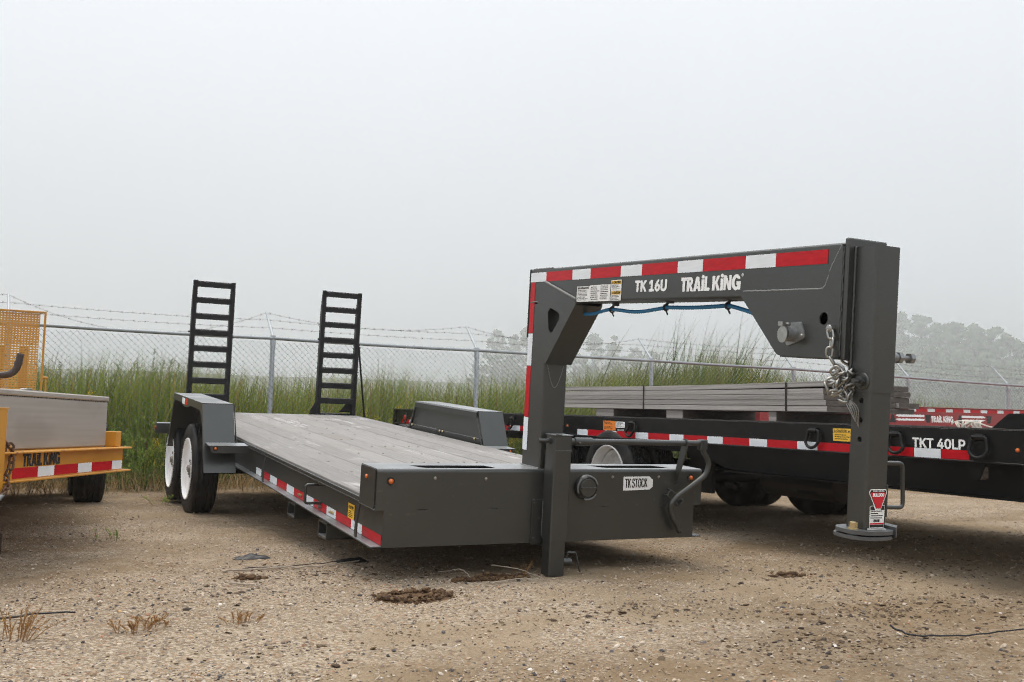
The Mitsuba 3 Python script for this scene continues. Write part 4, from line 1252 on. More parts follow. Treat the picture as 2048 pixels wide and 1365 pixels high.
k = g('decal', mv(bx(0, .189, 0, .080, 0, .001), AL(-.4245, .8812, .0016)), 'decal_white', label='grey white specification plate')
put(k, 'print', cat(mv(bars(.085, .070, 7, 2), AL(-.432, .886, .0028)), mv(bars(.085, .070, 8, 5), AL(-.524, .886, .0028))), 'print_black', G)
for z in (.928, .8785):
    k = g('decal', mv(bx(0, .090, 0, .0485, 0, .001), AL(-.621, z, .0016)), 'decal_white', label='white caution plate with a yellow band')
    put(k, 'band', mv(bx(.003, .087, .029, .0455, 0, .0004), AL(-.621, z, .0028)), 'decal_yellow', G)
    put(k, 'print', cat(mv(text('CAUTION', .0115, .060), AL(-.621 - .024, z + .0315, .0036)), mv(extr(Polygon([(0, 0), (.012, 0), (.006, .011)]), .0005), AL(-.621 - .008, z + .0315, .0034)), mv(bars(.078, .024, 4, int(z * 1000)), AL(-.627, z + .003, .0028))), 'print_black', G)

# electric socket
SX = ux0 - .0075
k = g('electric_socket', cat(mv(extr(unary_union([Point(0, 0).buffer(.034), Point(.044, -.006).buffer(.012), Point(-.030, .03).buffer(.01), Point(-.028, -.032).buffer(.010), Point(.03, .034).buffer(.01)]).convex_hull, .006), LF(-1.897, .718, SX)), mv(lathe([(.0001, .046), (.026, .046), (.027, .042), (.027, .004)], 28, 2), LF(-1.895, .717, SX))), 'socket_metal', 35, 'cast electric plug socket')
put(k, 'lid', mv(cat(extr(unary_union([Point(0, 0).buffer(.030), sbox(-.012, .02, .012, .041)]), .006), at(bx(-.014, .014, .030, .046, .004, .016), 0, 0, 0)), LF(-1.893, .714, SX - .048) @ frame((0, 0, 0), (1, 0, .12), (0, 1, 0))), 'zinc', G, 35)
put(k, 'spring', mv(rod((-.02, .037, .02), (.02, .037, .02), .006, 10), LF(-1.893, .714, SX - .02)), 'socket_metal', G, True)
for dy, dz in ((.044, -.006), (-.03, .03)):
    put(k, 'screw', mv(dome(.007, .006, 10), LF(-1.897 - dy, .718 + dz, SX - .006)), 'zinc', G, True)
# blue cable and clips
cab = [(.975, -.230, .838), (.978, -.27, .826), (.98, -.349, .828), (.98, -.481, .844), (.98, -.577, .840), (.98, -.686, .830), (.98, -.783, .829), (.98, -.938, .840), (.98, -.985, .843), (.98, -1.136, .838), (.98, -1.289, .838), (.98, -1.394, .840), (.98, -1.433, .836), (.98, -1.543, .812), (.98, -1.64, .785)]
g('brake_cable', tube(spline(cab, 6), .0088, 10), 'blue_cable', True)
for y, z in ((-.515, .843), (-.968, .843), (-1.405, .839)):
    k = g('cable_clip', tube([(.98 + .013 * math.cos(a), y, z + .013 * math.sin(a)) for a in np.linspace(0, 2 * math.pi, 16, endpoint=False)], .0045, 7, closed=True), 'black_plastic', True)
    put(k, 'tail', cat(rod((.98, y, z + .010), (.98, y - .03, z + .033), .006, 8), rod((.98, y, z - .012), (.985, y - .01, z - .032), .004, 6), bx(.968, .992, y - .045, y - .018, z + .018, z + .034)), 'black_plastic', G)

# safety chain
def link(c, d, roll, L=.044, Wd=.029, r=.0046):
    d = np.asarray(d, float); d /= np.linalg.norm(d)
    a = np.cross(d, (0.3, .9, .2)); a /= np.linalg.norm(a); b = np.cross(d, a)
    u = a * math.cos(roll) + b * math.sin(roll)
    h, w = L / 2 - Wd / 2, Wd / 2 - r
    pts = [c + d * (h + w * math.sin(t)) + u * w * math.cos(t) for t in np.linspace(0, math.pi, 8)] + [c - d * (h + w * math.sin(t)) - u * w * math.cos(t) for t in np.linspace(0, math.pi, 8)]
    return tube(pts, r, 8, closed=True)


ch = put(gt, 'safety_chain', mv(cat(hexnut(.0155, .016), at(lathe([(.0001, .004), (.011, .002), (.0125, 0)], 14, 2), 0, 0, .016)), LF(-2.083, .7365, ux0 - .0075)), 'zinc', G, 35, 'bright plated safety chain bunched beside the coupler')
X0 = ux0 - .022
path = spline([(X0, -2.086, .728), (X0, -2.098, .690), (X0 - .004, -2.094, .648), (X0 + .01, -2.108, .612), (X0 + .022, -2.130, .592), (X0 + .006, -2.118, .565), (X0 - .018, -2.100, .545), (X0 - .006, -2.112, .515), (X0 + .018, -2.13, .532), (X0 + .03, -2.145, .560), (X0 + .045, -2.150, .590),
                 (X0 + .055, -2.128, .570), (X0 + .045, -2.115, .535), (X0 + .025, -2.132, .505), (X0 + .02, -2.150, .492), (X0 + .045, -2.155, .520), (X0 + .07, -2.11, .56), (X0 + .09, -2.10, .61), (X0 + .08, -2.06, .64)], 8)
L = np.r_[0, np.cumsum(np.linalg.norm(np.diff(path, axis=0), axis=1))]
cr = np.random.default_rng(3)
for i, q in enumerate(np.arange(.012, L[-1] - .01, .0325)):
    c = np.array([np.interp(q, L, path[:, j]) for j in range(3)]); d = np.array([np.interp(min(q + .01, L[-1]), L, path[:, j]) for j in range(3)]) - np.array([np.interp(q - .01, L, path[:, j]) for j in range(3)])
    put(ch, 'link', link(c, d, (i % 2) * math.pi / 2 + .5 + cr.normal(0, .15)), 'zinc', G, True)
for i in range(16):
    c = np.array([X0 + cr.uniform(-.012, .05), -2.128 + cr.uniform(-.03, .03), cr.uniform(.505, .600)])
    put(ch, 'link', link(c, cr.normal(size=3) + (0, 0, .8), cr.uniform(0, 3)), 'zinc', G, True)
put(ch, 'wire_lanyard', cat(*[tube(spline([(X0 + .015 + .004 * i, -2.150, .500), (X0 + .02 + .008 * i, -2.168 - .003 * i, .468), (X0 + .035 + .006 * i, -2.182, .432 - .008 * i)], 5), .0016, 5) for i in range(5)]), 'zinc', G, True)

# jack
jx0, jx1, jy0, jy1 = .916, 1.022, -.129, -.026
jack = g('jack', sqtube(jx0, jx1, jy0, jy1, -.360, .186, 2, .012), 'gray_paint', 30, 'square drop leg jack with a side crank')
put(jack, 'cap', cat(cbox(jx0 - .004, jx1 + .004, jy0 - .004, jy1 + .004, .1862, .1925, .002), tube(np.array([(jx0 + .004 + .03 * t, jy0 - .002, .1935) for t in np.linspace(0, 1, 8)]) + pr3.normal(0, .0007, (8, 3)), .004, 6)), 'gray_paint', G)
put(jack, 'leg', sqtube(.9215, 1.0165, -.1215, -.0335, -.545, -.3605, 2, .010), 'gray_paint', G, 30)
put(jack, 'mount_bracket', cat(bx(.865, .93, -.0062, -.0006, -.398, -.160), bx(.93, 1.008, -.0255, -.0007, -.36, .10)), 'gray_paint', G)
put(jack, 'weld_bead', tube(np.array([(.9295, -.010, -.165 - .19 * t) for t in np.linspace(0, 1, 30)]) + pr3.normal(0, .0007, (30, 3)), .0032, 6), 'weld', G, True)
for z in (-.184, -.369):
    put(jack, 'bolt', mv(hexnut(.0115, .008), FR(.881, z, -.0064)), 'gray_paint', G)
put(jack, 'stub_shaft', cat(rod((.846, -.077, .158), (.9155, -.077, .158), .0105, 14), rod((.905, -.077, .158), (.9155, -.077, .158), .017, 14)), 'gray_paint', G, 40)
put(jack, 'crank_shaft', cat(rod((1.0225, -.077, .1555), (1.93, -.077, .157), .0158, 16), rod((1.062, -.077, .1555), (1.170, -.077, .1556), .0215, 16), mv(dome(.009, .01, 10), FR(1.085, .148, -.096))), 'gray_paint', G, 40)
brk = Polygon([(-.001, -.088), (-.001, .0), (-.050, .150), (-.055, .165), (-.068, .180), (-.088, .180), (-.101, .165), (-.101, .145), (-.020, -.075)])
put(jack, 'shaft_bracket', plate(brk, 0, 1.782, 1.790), 'gray_paint', G)
put(jack, 'crank_handle', tube(spline([(1.893, -.084, .150), (1.912, -.084, .108), (1.940, -.082, .070), (1.953, -.080, .034), (1.938, -.076, -.020), (1.885, -.070, -.064), (1.828, -.060, -.106), (1.772, -.052, -.145), (1.736, -.048, -.182), (1.731, -.045, -.220), (1.748, -.045, -.266), (1.779, -.045, -.309), (1.803, -.045, -.350)], 6), np.r_[np.full(48, .0150), np.full(25, .0172)], 14), 'gray_paint', G, True)
put(jack, 'knuckle', cat(cbox(1.880, 1.925, -.102, -.090, .120, .178, .004), cbox(1.880, 1.925, -.070, -.058, .120, .178, .004), rod((1.905, -.106, .155), (1.905, -.052, .155), .010, 14)), 'gray_paint', G)
put(jack, 'handle_clip', cat(*[tube([a, b], .0042, 6) for a, b in (((1.735, -.004, -.113), (1.735, -.034, -.113)), ((1.735, -.034, -.113), (1.710, -.034, -.144)), ((1.735, -.034, -.113), (1.800, -.066, -.172)), ((1.710, -.034, -.144), (1.775, -.062, -.200)), ((1.710, -.004, -.144), (1.710, -.034, -.144)))], hull([(1.795, -.07, -.168), (1.80, -.07, -.176), (1.778, -.07, -.204), (1.770, -.07, -.198), (1.795, -.030, -.168), (1.80, -.030, -.176), (1.778, -.030, -.204), (1.770, -.030, -.198)])), 'gray_paint', G)
put(jack, 'foot_pin', cat(rod((1.0168, -.077, -.482), (1.076, -.077, -.482), .0205, 16), tube(bend([(1.052, -.077, -.475), (1.052, -.077, -.433), (1.103, -.083, -.434), (1.130, -.09, -.535)], .010, 4), .0055, 9)), 'gray_paint', G, 40)
put(jack, 'weld_ring', tube([(jx0 + .001, jy0 - .0005, .1105), (jx1 - .001, jy0 - .0005, .1105)], .0012, 5), 'weld', G)

# fenders
def fender(side):
    X = (lambda a: a) if side == 0 else (lambda a: W - a)
    xo, xi = X(-.308), X(-.072)
    lo, hi = min(xo, xi), max(xo, xi)
    k = g('fender', None or hull([(x, y, z) for x in (lo, hi) for y, z in ((3.30, .107), (3.30, .1125), (4.82, .1125), (4.82, .107))]), 'gray_paint', label=('left' if side == 0 else 'right') + ' steel fender over the tandem wheels')
    f = lambda z: 3.30 + .5 * (z - .1125)
    b = lambda z: 4.82 - .5 * (z - .1125)
    put(k, 'front_skirt', hull([(x, f(z) + d, z) for x in (lo, hi) for z in (.1068, -.397) for d in (0, .005)]), 'gray_paint', G)
    put(k, 'rear_skirt', hull([(x, b(z) - d, z) for x in (lo, hi) for z in (.1068, -.397) for d in (0, .005)]), 'gray_paint', G)
    # side bands: deep lip along the top, narrow along the slopes
    o1 = [(f(-.396) + .0005, -.396), (3.298, .110), (4.822, .110), (b(-.396) - .0005, -.396), (b(-.396) - .035, -.396), (b(-.03) - .05, -.03), (4.79, .03), (4.75, .055), (4.33, .055), (4.31, .044), (4.22, .03), (4.05, .03), (3.93, .045), (3.90, .055), (3.42, .052), (3.36, .035), (f(-.05) + .045, -.05), (f(-.396) + .035, -.396)]
    xa, xb = (xo - .0005, xo + .005) if side == 0 else (xo - .005, xo + .0005)
    put(k, 'outer_lip', plate(Polygon(o1).buffer(0), 0, xa, xb), 'gray_paint', G)
    lip = hull([(x, y, z) for y in (3.305, 4.815) for x, z in ((xi, .1125), (xi + (.016 if side == 0 else -.016), .100), (xi + (.016 if side == 0 else -.016), .052), (xi + (.011 if side == 0 else -.011), .052), (xi, .105))])
    put(k, 'inner_lip', lip, 'gray_paint', G, 30)
    xq = xi - (.012 if side == 0 else -.012)
    put(k, 'inner_panel', plate(Polygon([(f(-.16) + .006, -.172), (f(.1) + .006, .106), (b(.1) - .006, .106), (b(-.16) - .006, -.172)]), 0, min(xq, xq + .004), max(xq, xq + .004)), 'gray_paint', G)
    xs = xi + (.014 if side == 0 else -.014)
    put(k, 'mount_strip', cat(bx(min(xq, xs) + .004, max(xq, xs), f(-.13) + .05, b(-.13) - .05, -.174, -.1255), hull([(x, y, z) for x in (xs - .002, xs + .002) for y, z in ((3.16, -.172), (3.20, -.172), (3.235, -.05), (3.315, .05), (3.29, .05))]), hull([(x, y, z) for x in (xs - .002, xs + .002) for y, z in ((4.96, -.172), (4.93, -.172), (4.875, -.05), (4.805, .05), (4.83, .05))])), 'gray_paint', G)
    for y in (4.86, 4.12, 4.05, 3.317):
        fr = frame((xs + (.0022 if side == 0 else -.0022), y, -.134), (0, 1, 0) if side == 0 else (0, -1, 0), (0, 0, 1))
        put(k, 'bolt', mv(dome(.013, .010, 12), fr), 'yellow_zinc', G, True)
    # step and marker in front
    a, bq = X(-.294), X(.058)
    a, bq = min(a, bq), max(a, bq)
    in0, in1 = (a + .028, bq - .042) if side == 0 else (a + .042, bq - .028)
    put(k, 'step', hull([(a, 3.145, -.178), (bq, 3.145, -.178), (a, 2.985, -.186), (bq, 2.985, -.186), (a, 3.145, -.184), (bq, 3.145, -.184), (a, 2.985, -.192), (bq, 2.985, -.192)]), 'gray_paint', G)
    put(k, 'step_front', hull([(x, y + d, z) for x, z in ((a, -.187), (bq, -.187), (in0, -.242), (in1, -.242)) for y in (2.985,) for d in (-.004, .001)]), 'gray_paint', G)
    xm = a + .048 if side == 0 else bq - .048
    put(k, 'marker_light', mv(cat(lathe([(.0001, .003), (.017, .003), (.017, 0)], 18, 2)), FR(xm, -.208, 2.981)), 'black_plastic', G, 30)
    put(k, 'marker_lens', mv(dome(.010, .010), FR(xm, -.208, 2.978)), 'amber', G, True)
    xr = xo - .0018 if side == 0 else xo + .0018
    put(k, 'reflector', bx(min(xr, xr + .001), max(xr, xr + .001), 4.165, 4.31, .048, .100), 'tape_white', G)
    put(k, 'reflector', bx(min(xr, xr + .001), max(xr, xr + .001), 4.03, 4.160, .048, .100), 'lamp_red', G)


fender(0); fender(1)

TIRE = [(.249, -.070), (.252, -.090), (.275, -.104), (.305, -.107), (.335, -.106), (.362, -.100), (.376, -.092), (.383, -.080)]
for a in (-.060, -.020, .020, .060):
    TIRE += [(.3845, a - .013), (.3845, a - .006), (.3765, a - .004), (.3765, a + .004), (.3845, a + .006), (.3845, a + .013)]
TIRE += [(.383, .080), (.376, .092), (.362, .100), (.335, .106), (.305, .107), (.275, .103), (.240, .092), (.222, .078)]
RIM = [(.2615, -.1045), (.2595, -.109), (.2545, -.1095), (.2500, -.105), (.2450, -.098), (.2360, -.088), (.2220, -.078), (.2050, -.071), (.1850, -.067), (.1500, -.066), (.1000, -.068), (.0850, -.068), (.0800, -.056), (.0001, -.056)]
RIM2 = [(.2545, -.1095), (.2615, -.1045), (.2600, -.096), (.2480, -.092)]


def wheel(parent, M, rim='rim_white', dish=RIM, out=-1, name='wheel', hub=True):
    F = np.diag([-out * 1., 1, 1, 1]) if out != -1 else np.eye(4)
    F = np.eye(4)
    if out == 1:
        F = np.diag([-1., -1, 1, 1])
    k = put(parent, name, mv(lathe(TIRE, 64), M @ F), 'rubber', None, 35)
    put(k, 'rim', mv(cat(lathe(dish, 56), lathe(RIM2, 56), lathe([(.222, .07), (.222, -.03)], 40)), M @ F), rim, None, 40)
    if hub:
        hb = [lathe([(.0001, -.098), (.026, -.098), (.030, -.092), (.034, -.074), (.052, -.072), (.056, -.060)], 24)]
        put(k, 'hub', mv(cat(*hb), M @ F), 'hub_steel', None, 35)
        for i in range(6):
            a = i * math.pi / 3 + .2
            put(k, 'lug_nut', mv(mv(hexnut(.012, .016), frame((-.066, .066 * math.cos(a), .066 * math.sin(a)), (0, -1, 0), (0, 0, 1))), M @ F), 'hub_steel', None)
    return k


def world(p):
    return G[:3, :3] @ np.asarray(p, float) + G[:3, 3]


for y, z in ((4.176, -.4995), (5.199, -.537)):
    for xc, o in ((-.158, -1), (W + .158, 1)):
        M = np.eye(4); M[:3, 3] = world((xc, y, z)); M[:3, :3] = G[:3, :3]
        wheel(gt, M, out=o)
    g('axle', cat(rod((-.04, y, z), (W + .04, y, z), .045, 14), *[cbox(x, x + .06, y - .45, y + .45, -.44, -.40, .01) for x in (.32, 1.59)]), 'black_paint', 40)

# ramps
RY = 6.535


def ramp(x0, x1, strut):
    k = g('ramp', None or cat(), 'ramp_black') if False else put(gt, 'ramp', cat(*[hull([(x, y, z) for x in (a, a + .047) for y, z in ((RY, 1.262), (RY + .016, 1.262), (RY + .07, 1.02), (RY + .075, -.12), (RY + .02, -.176), (RY, -.176))]) for a in (x0, x1 - .047)]), 'ramp_black', G, label=('left' if x0 < .5 else 'right') + ' black ladder ramp folded upright at the rear')
    for i in range(9):
        z = 1.255 - i * .1752
        if z < -.2:
            break
        put(k, 'rung', cat(hull([(x, y, zz) for x in (x0 + .0475, x1 - .0475) for y, zz in ((RY + .004, z), (RY + .052, z + .003), (RY + .052, z - .004), (RY + .004, z - .007))]), bx(x0 + .0475, x1 - .0475, RY + .003, RY + .009, z - .064, z - .0075)), 'ramp_black', G)
    put(k, 'foot_gusset', cat(hull([(x, RY + .004 + d, z) for x, z in ((x0 - .012, -.02), (x0 - .072, -.125), (x0 - .072, -.176), (x0 - .002, -.176), (x0 - .002, -.02)) for d in (0, .01)]), hull([(x, RY + .058 + d, z) for x, z in ((x1 - .095, -.03), (x1 - .05, -.03), (x1 - .05, -.13), (x1 - .18, -.13)) for d in (0, .01)])), 'ramp_black', G)
    put(k, 'hinge_pin', cat(rod((x0 - .022, RY + .03, .700), (x0 + .002, RY + .03, .700), .010, 8), rod((x1 - .002, RY + .03, .66), (x1 + .016, RY + .03, .66), .010, 8)), 'ramp_black', G)
    if strut:
        put(k, 'strut', cat(rod((x1 + .004, RY + .02, .628), (x1 + .15, RY + .08, -.27), .0115, 10), rod((x1 - .01, RY + .02, .628), (x1 + .02, RY + .02, .628), .012, 10)), 'ramp_black', G, 40)


ramp(.059, .508, False)
ramp(1.492, 1.958, True)

# ------------------------------------------------------------------ black tilt trailer (side plane x = 2.82; heights follow its slight nose-down slope)
BXS, BS = 2.82, .019
B = np.eye(4); B[2, 1] = BS
B[:3, 3] = (BXS, 0, 0)          # own frame: x from the near side, y, z above the level line


bt = thing('black_trailer', 'black flatbed equipment trailer with dual tyres, parked along the right side, carrying lumber', 'trailer')


def b(name, mesh, mat, smooth=False, label=None, parent=None, **k):
    return put(parent or bt, name, mesh, mat, B, smooth, label, **k)


BW = 2.59
YF, YR = -3.4, 7.55
for s in (0, 1):
    X = (lambda a, c: (a, c)) if s == 0 else (lambda a, c: (BW - c, BW - a))
    b('side_rail', cat(bx(*X(0, .008), YF, YR, .6682, .8298), cbox(*X(-.004, .07), YF, YR, .8302, .8365, .002), cbox(*X(-.022, .06), YF, YR, .6590, .6678, .002)), 'black_paint')
    taper = Polygon([(YF, .48), (.92, .485), (1.02, .492), (1.30, .572), (1.7, .585), (YR - 1.2, .585), (YR - .6, .658), (YF, .658)])
    b('main_beam', cat(plate(taper, 0, *X(.17, .180)), bx(*X(.10, .25), YF, .95, .472, .4795)), 'black_paint')
b('deck', cat(*[cbox(.072 + i * .245, .072 + (i + 1) * .245 - .006, -1.25, YR - .3, .792, .8288, .003) for i in range(10)]), 'lumber')
b('cross_members', cat(*[bx(.0085, BW - .0085, y, y + .08, .67, .79) for y in np.arange(-3., 7.3, .6)]), 'black_paint')
# front gusset and raised nose
nose = Polygon([(-1.285, .8365), (-1.300, .8425), (-1.385, .908), (-1.395, .913), (-2.2, .935), (-2.2, .8365)])
b('nose_plate', plate(nose, 0, .012, .020), 'black_paint')
b('nose_plate', plate(nose, 0, BW - .020, BW - .012), 'black_paint')
b('nose_deck', bx(.0205, BW - .0205, -3.2, -1.42, .8368, .842), 'black_paint')
hook = Polygon([(-1.10, .6588), (-1.235, .6588), (-1.235, .64), (-1.205, .575), (-1.19, .566), (-1.165, .568)])
b('tie_hook', plate(hook, 0, .03, .036), 'black_paint')
b('tie_hook', hull([(.036 + d, y, z) for y, z in ((-1.195, .635), (-1.215, .635), (-1.215, .580), (-1.195, .570)) for d in (0, .045)]), 'hub_steel')
# tape: white .178, red .279
y = 2.842
seq = []
while y > -1.0:
    seq.append((y, y - .178, 'tape_white')); seq.append((y - .178, y - .457, 'tape_red')); y -= .457
for y1, y0, mt in seq:
    if y0 < -1.17:
        y0 = -1.17
    b('reflective_tape', bx(-.0018, -.0006, y0 + .001, y1 - .001, .669, .7185), mt)
y = 4.29
for ln, mt in ((.13, 'tape_red'), (.215, 'tape_white'), (.09, 'tape_red')):
    b('reflective_tape', bx(-.0018, -.0006, y - ln + .001, y - .001, .669, .7185), mt); y -= ln
for y0 in (5.0, 5.45, 5.9, 6.35, 6.8):
    b('reflective_tape', bx(-.0018, -.0006, y0, y0 + .17, .669, .7185), 'tape_white'); b('reflective_tape', bx(-.0018, -.0006, y0 + .172, y0 + .448, .669, .7185), 'tape_red')
LB = lambda y, z, o=.001: frame((-o, y, z), (0, -1, 0), (0, 0, 1))
b('lettering', mv(fat_text('TKT 40LP', .049, .340, grow=.03), LB(-.805, .7225)), 'decal_letter', label='white model lettering')
k = b('decal', bx(-.0012, -.0004, 2.222, 2.415, .7215, .800), 'decal_orange', label='orange notice decal')
put(k, 'print', cat(mv(bars(.15, .022, 3, 71), LB(2.40, .770, .0014)), mv(bars(.15, .026, 3, 72), LB(2.40, .730, .0014))), 'print_black', B)
k = b('decal', bx(-.0012, -.0004, 2.083, 2.220, .746, .796), 'decal_white', label='white data plate beside the orange decal')
put(k, 'print', mv(bars(.12, .042, 5, 73), LB(2.21, .750, .0014)), 'print_black', B)
b('lettering', cat(mv(text('AC', .014, .030), LB(2.190, .7225)), mv(bars(.06, .016, 2, 74), LB(2.150, .7225))), 'decal_letter', label='tiny white code lettering')
k = b('decal', bx(-.0012, -.0004, -.365, -.209, .7325, .808), 'decal_yellow', label='yellow caution decal half behind the coupler tube')
put(k, 'print', cat(mv(text('CAUTION', .0135, .078), LB(-.240, .787, .0014)), *[mv(extr(Polygon([(0, 0), (.016, 0), (.008, .014)]), .0004), LB(q, .787, .0014)) for q in (-.217, -.331)], mv(bars(.12, .036, 3, 75), LB(-.225, .740, .0014)), mv(bx(0, .148, 0, .002, 0, .0004), LB(-.213, .7825, .0014))), 'print_black', B)
for y, z in ((-1.448, .733), (3.014, .742)):
    b('marker_light', mv(dome(.011, .012), LB(y, z, 0)), 'amber', True)
for y in (1.96, -.058, -.695, -1.240, 4.10, 5.3):
    k = b('tie_down_ring', hull([(x, y + d, z) for d in (-.028, .028) for x, z in ((-.0005, .808), (-.022, .803), (-.028, .790), (-.022, .777), (-.0005, .772))]), 'black_paint', label='black bracket with a hanging steel tie down ring')
    r_ = np.random.default_rng(int(y * 100) + 500)
    tw = r_.uniform(-.015, .015) + (.02 if y > 1 else 0)
    pts = spline([(-.016, y - .040, .790), (-.020, y - .050, .745), (-.026, y - .052 + tw, .715), (-.030, y - .030 + tw, .692), (-.032, y + tw, .684), (-.030, y + .030 + tw, .692), (-.026, y + .052 + tw, .715), (-.020, y + .050, .745), (-.016, y + .040, .790)], 5)
    put(k, 'ring', tube(np.vstack([pts, pts[:1]]), .0095, 10), 'ramp_black', B, True)
# rear end with light recess
b('rear_plate', cat(bx(0, BW, YR + .001, YR + .02, .60, .8365), cbox(-.02, .01, YR - .75, YR + .02, .838, .85, .003), hull([(x, y, z) for x in (-.012, -.004) for y, z in ((YR, .62), (YR, .83), (YR - .10, .83), (YR - .04, .62))])), 'black_paint')
k = b('side_light', mv(cat(lathe([(.075, .002), (.070, .008), (.055, .004), (.0001, .004)], 28, 2)), LB(7.13, .742, .001)), 'black_plastic', 35)
put(k, 'lens', mv(dome(.036, .010), LB(7.13, .742, .006)), 'lamp_red', B, True)
b('side_light', mv(dome(.010, .008), LB(6.93, .74, 0)), 'lamp_red', True)
# running gear: two axles with dual wheels
RIMD = [(.2615, -.1045), (.2595, -.109), (.2545, -.1095), (.2490, -.103), (.2430, -.090), (.2360, -.05), (.230, .0), (.222, .03), (.200, .045), (.150, .050), (.105, .050), (.090, .040), (.0001, .040)]
for y in (2.32, 3.42):
    b('axle', cat(rod((.2, y, .345), (BW - .2, y, .345), .06, 14), *[cbox(x, x + .07, y - .5, y + .5, .42, .50, .01) for x in (.55, BW - .62)]), 'black_paint', 40)
    for s in (0, 1):
        for q in (0, 1):
            xc = .085 + q * .235
            xc = xc if s == 0 else BW - xc
            M = np.eye(4); M[:3, 3] = (BXS + xc, y, .384 + (.0 if s == 0 else .028))
            wheel(bt, M, 'rim_gray', RIMD if q == 0 else RIM, out=-1 if s == 0 else 1, hub=False)
b('drop_leg', cat(sqtube(.30, .38, -2.6, -2.5, .10, .66, 2, .01), cbox(.25, .43, -2.65, -2.45, .0, .02, .003)), 'black_paint', 30)
b('air_tank', mv(rod((.5, .2, .42), (.5, .9, .42), .11, 18), np.eye(4)), 'black_paint', 40)
b('hanger', cbox(.30, .34, 1.35, 1.62, .28, .58, .006), 'black_paint')
b('hanger', cbox(.40, .44, .35, .55, .35, .58, .006), 'black_paint')

# pipe and rope lying on the black deck
k = thing('steel_pipe', 'grey steel pipe lying on the front deck of the black trailer', 'pipe')
put(k, None, rod((BXS + .10, -.30, .846), (BXS + .10, -1.36, .846), .0115, 14), 'socket_metal', B, 40)
k = thing('white_rope', 'white rope knotted round the steel pipe, its end trailing forward', 'rope')
rp = np.random.default_rng(8)
loops = []
for i in range(9):
    yy = -1.02 - .016 * i + rp.normal(0, .006)
    loops.append(tube([(.10 + (.0165 + rp.uniform(0, .008)) * math.cos(a), yy + .02 * math.sin(a + i), .846 + (.0165 + rp.uniform(0, .003) + .004 * (i % 3)) * math.sin(a)) for a in np.linspace(0, 2 * math.pi, 14, endpoint=False)], .0042, 6, closed=True))
loops.append(tube(spline([(.095, -1.10, .866), (.085, -1.14, .874), (.075, -1.12, .868), (.06, -1.18, .862), (.05, -1.24, .848), (.03, -1.30, .8395)], 5), .0034, 6))
loops.append(tube(spline([(.10, -.98, .853), (.09, -1.02, .868), (.10, -1.08, .872), (.11, -1.12, .862)], 5), .004, 6))
pr('rope_white', (.66, .63, .56), .85, two=True)
put(k, 'knot', cat(*loops), 'rope_white', B, True)

# ------------------------------------------------------------------ lumber bundle on its spacers
lb = thing('lumber_bundle', 'strapped bundle of weathered grey boards stacked five high on the black trailer', 'lumber')
lr = np.random.default_rng(12)
LX0, LZ0 = .48, .9105
bw = [.205, .20, .19, .20]
for lay in range(5):
    x = LX0 + lr.uniform(0, .006)
    for j in range(4):
        y0 = .33 + lr.normal(0, .008) + (.0 if j < 2 else lr.uniform(-.05, .03)) + (.012 * lay if j == 0 else 0)
        y1 = 4.02 + lr.normal(0, .02)
        w_ = bw[j] + lr.uniform(-.006, .006)
        z0 = LZ0 + lay * .0395
        bow = .018 if lay == 4 and j < 2 else .004
        segs = np.linspace(y0, y1, 9)
        ps, fs = [], []
        c = .0028
        prof = [(x + c, z0), (x + w_ - c, z0), (x + w_, z0 + c), (x + w_, z0 + .0368 - c), (x + w_ - c, z0 + .0368), (x + c, z0 + .0368), (x, z0 + .0368 - c), (x, z0 + c)]
        for q in segs:
            t = (q - y0) / (y1 - y0)
            dz = bow * (abs(t - .55) ** 2.2) * 3.2 + .0006 * lay
            ps += [(a, q, z + dz) for a, z in prof]
        for s in range(8):
            for e in range(8):
                a, bq = s * 8 + e, s * 8 + (e + 1) % 8
                fs += [(a, a + 8, bq + 8), (a, bq + 8, bq)]
        for e in range(1, 7):
            fs += [(0, e, e + 1), (64, 64 + e + 1, 64 + e)]
        put(lb, 'board', trimesh.Trimesh(np.array(ps, float), np.array(fs)[:, ::-1], process=False), 'lumber', B)
        x += w_ + lr.uniform(.001, .004)
for y in (2.53, .735):
    put(lb, 'strap', cat(bx(LX0 - .0025, LX0 - .0010, y - .009, y + .009, LZ0 - .003, LZ0 + .204), bx(LX0 - .0025, LX0 + .83, y - .009, y + .009, LZ0 + .2045, LZ0 + .2058)), 'black_plastic', B)
for i, (y0, y1, lab) in enumerate(((3.06, 3.37, 'weathered wood spacer under the lumber nearest the gooseneck upright'), (2.0, 2.235, 'weathered wood spacer in the middle under the lumber'), (.87, .955, 'narrow wood spacer under the lumber near its front strap'))):
    k = thing('wood_spacer', lab, 'wood block', 'spacers under the lumber')
    put(k, None, cbox(LX0 + .03, LX0 + .80, y0, y1, .8372, LZ0 - .001, .004), 'lumber', B)

# ------------------------------------------------------------------ red trailer at the back right
ang = .1065
RT = frame((10.54, 5.984, 0), (math.cos(ang), math.sin(ang), .0117), (0, 0, 1))   # x along its side, y up, z towards the yard
rt = thing('red_trailer', 'dark red flatbed trailer with white arrow stripes, parked at the back right by the fence', 'trailer')


def rd(name, mesh, mat, smooth=False, label=None, parent=None):
    return put(parent or rt, name, mesh, mat, RT, smooth, label)


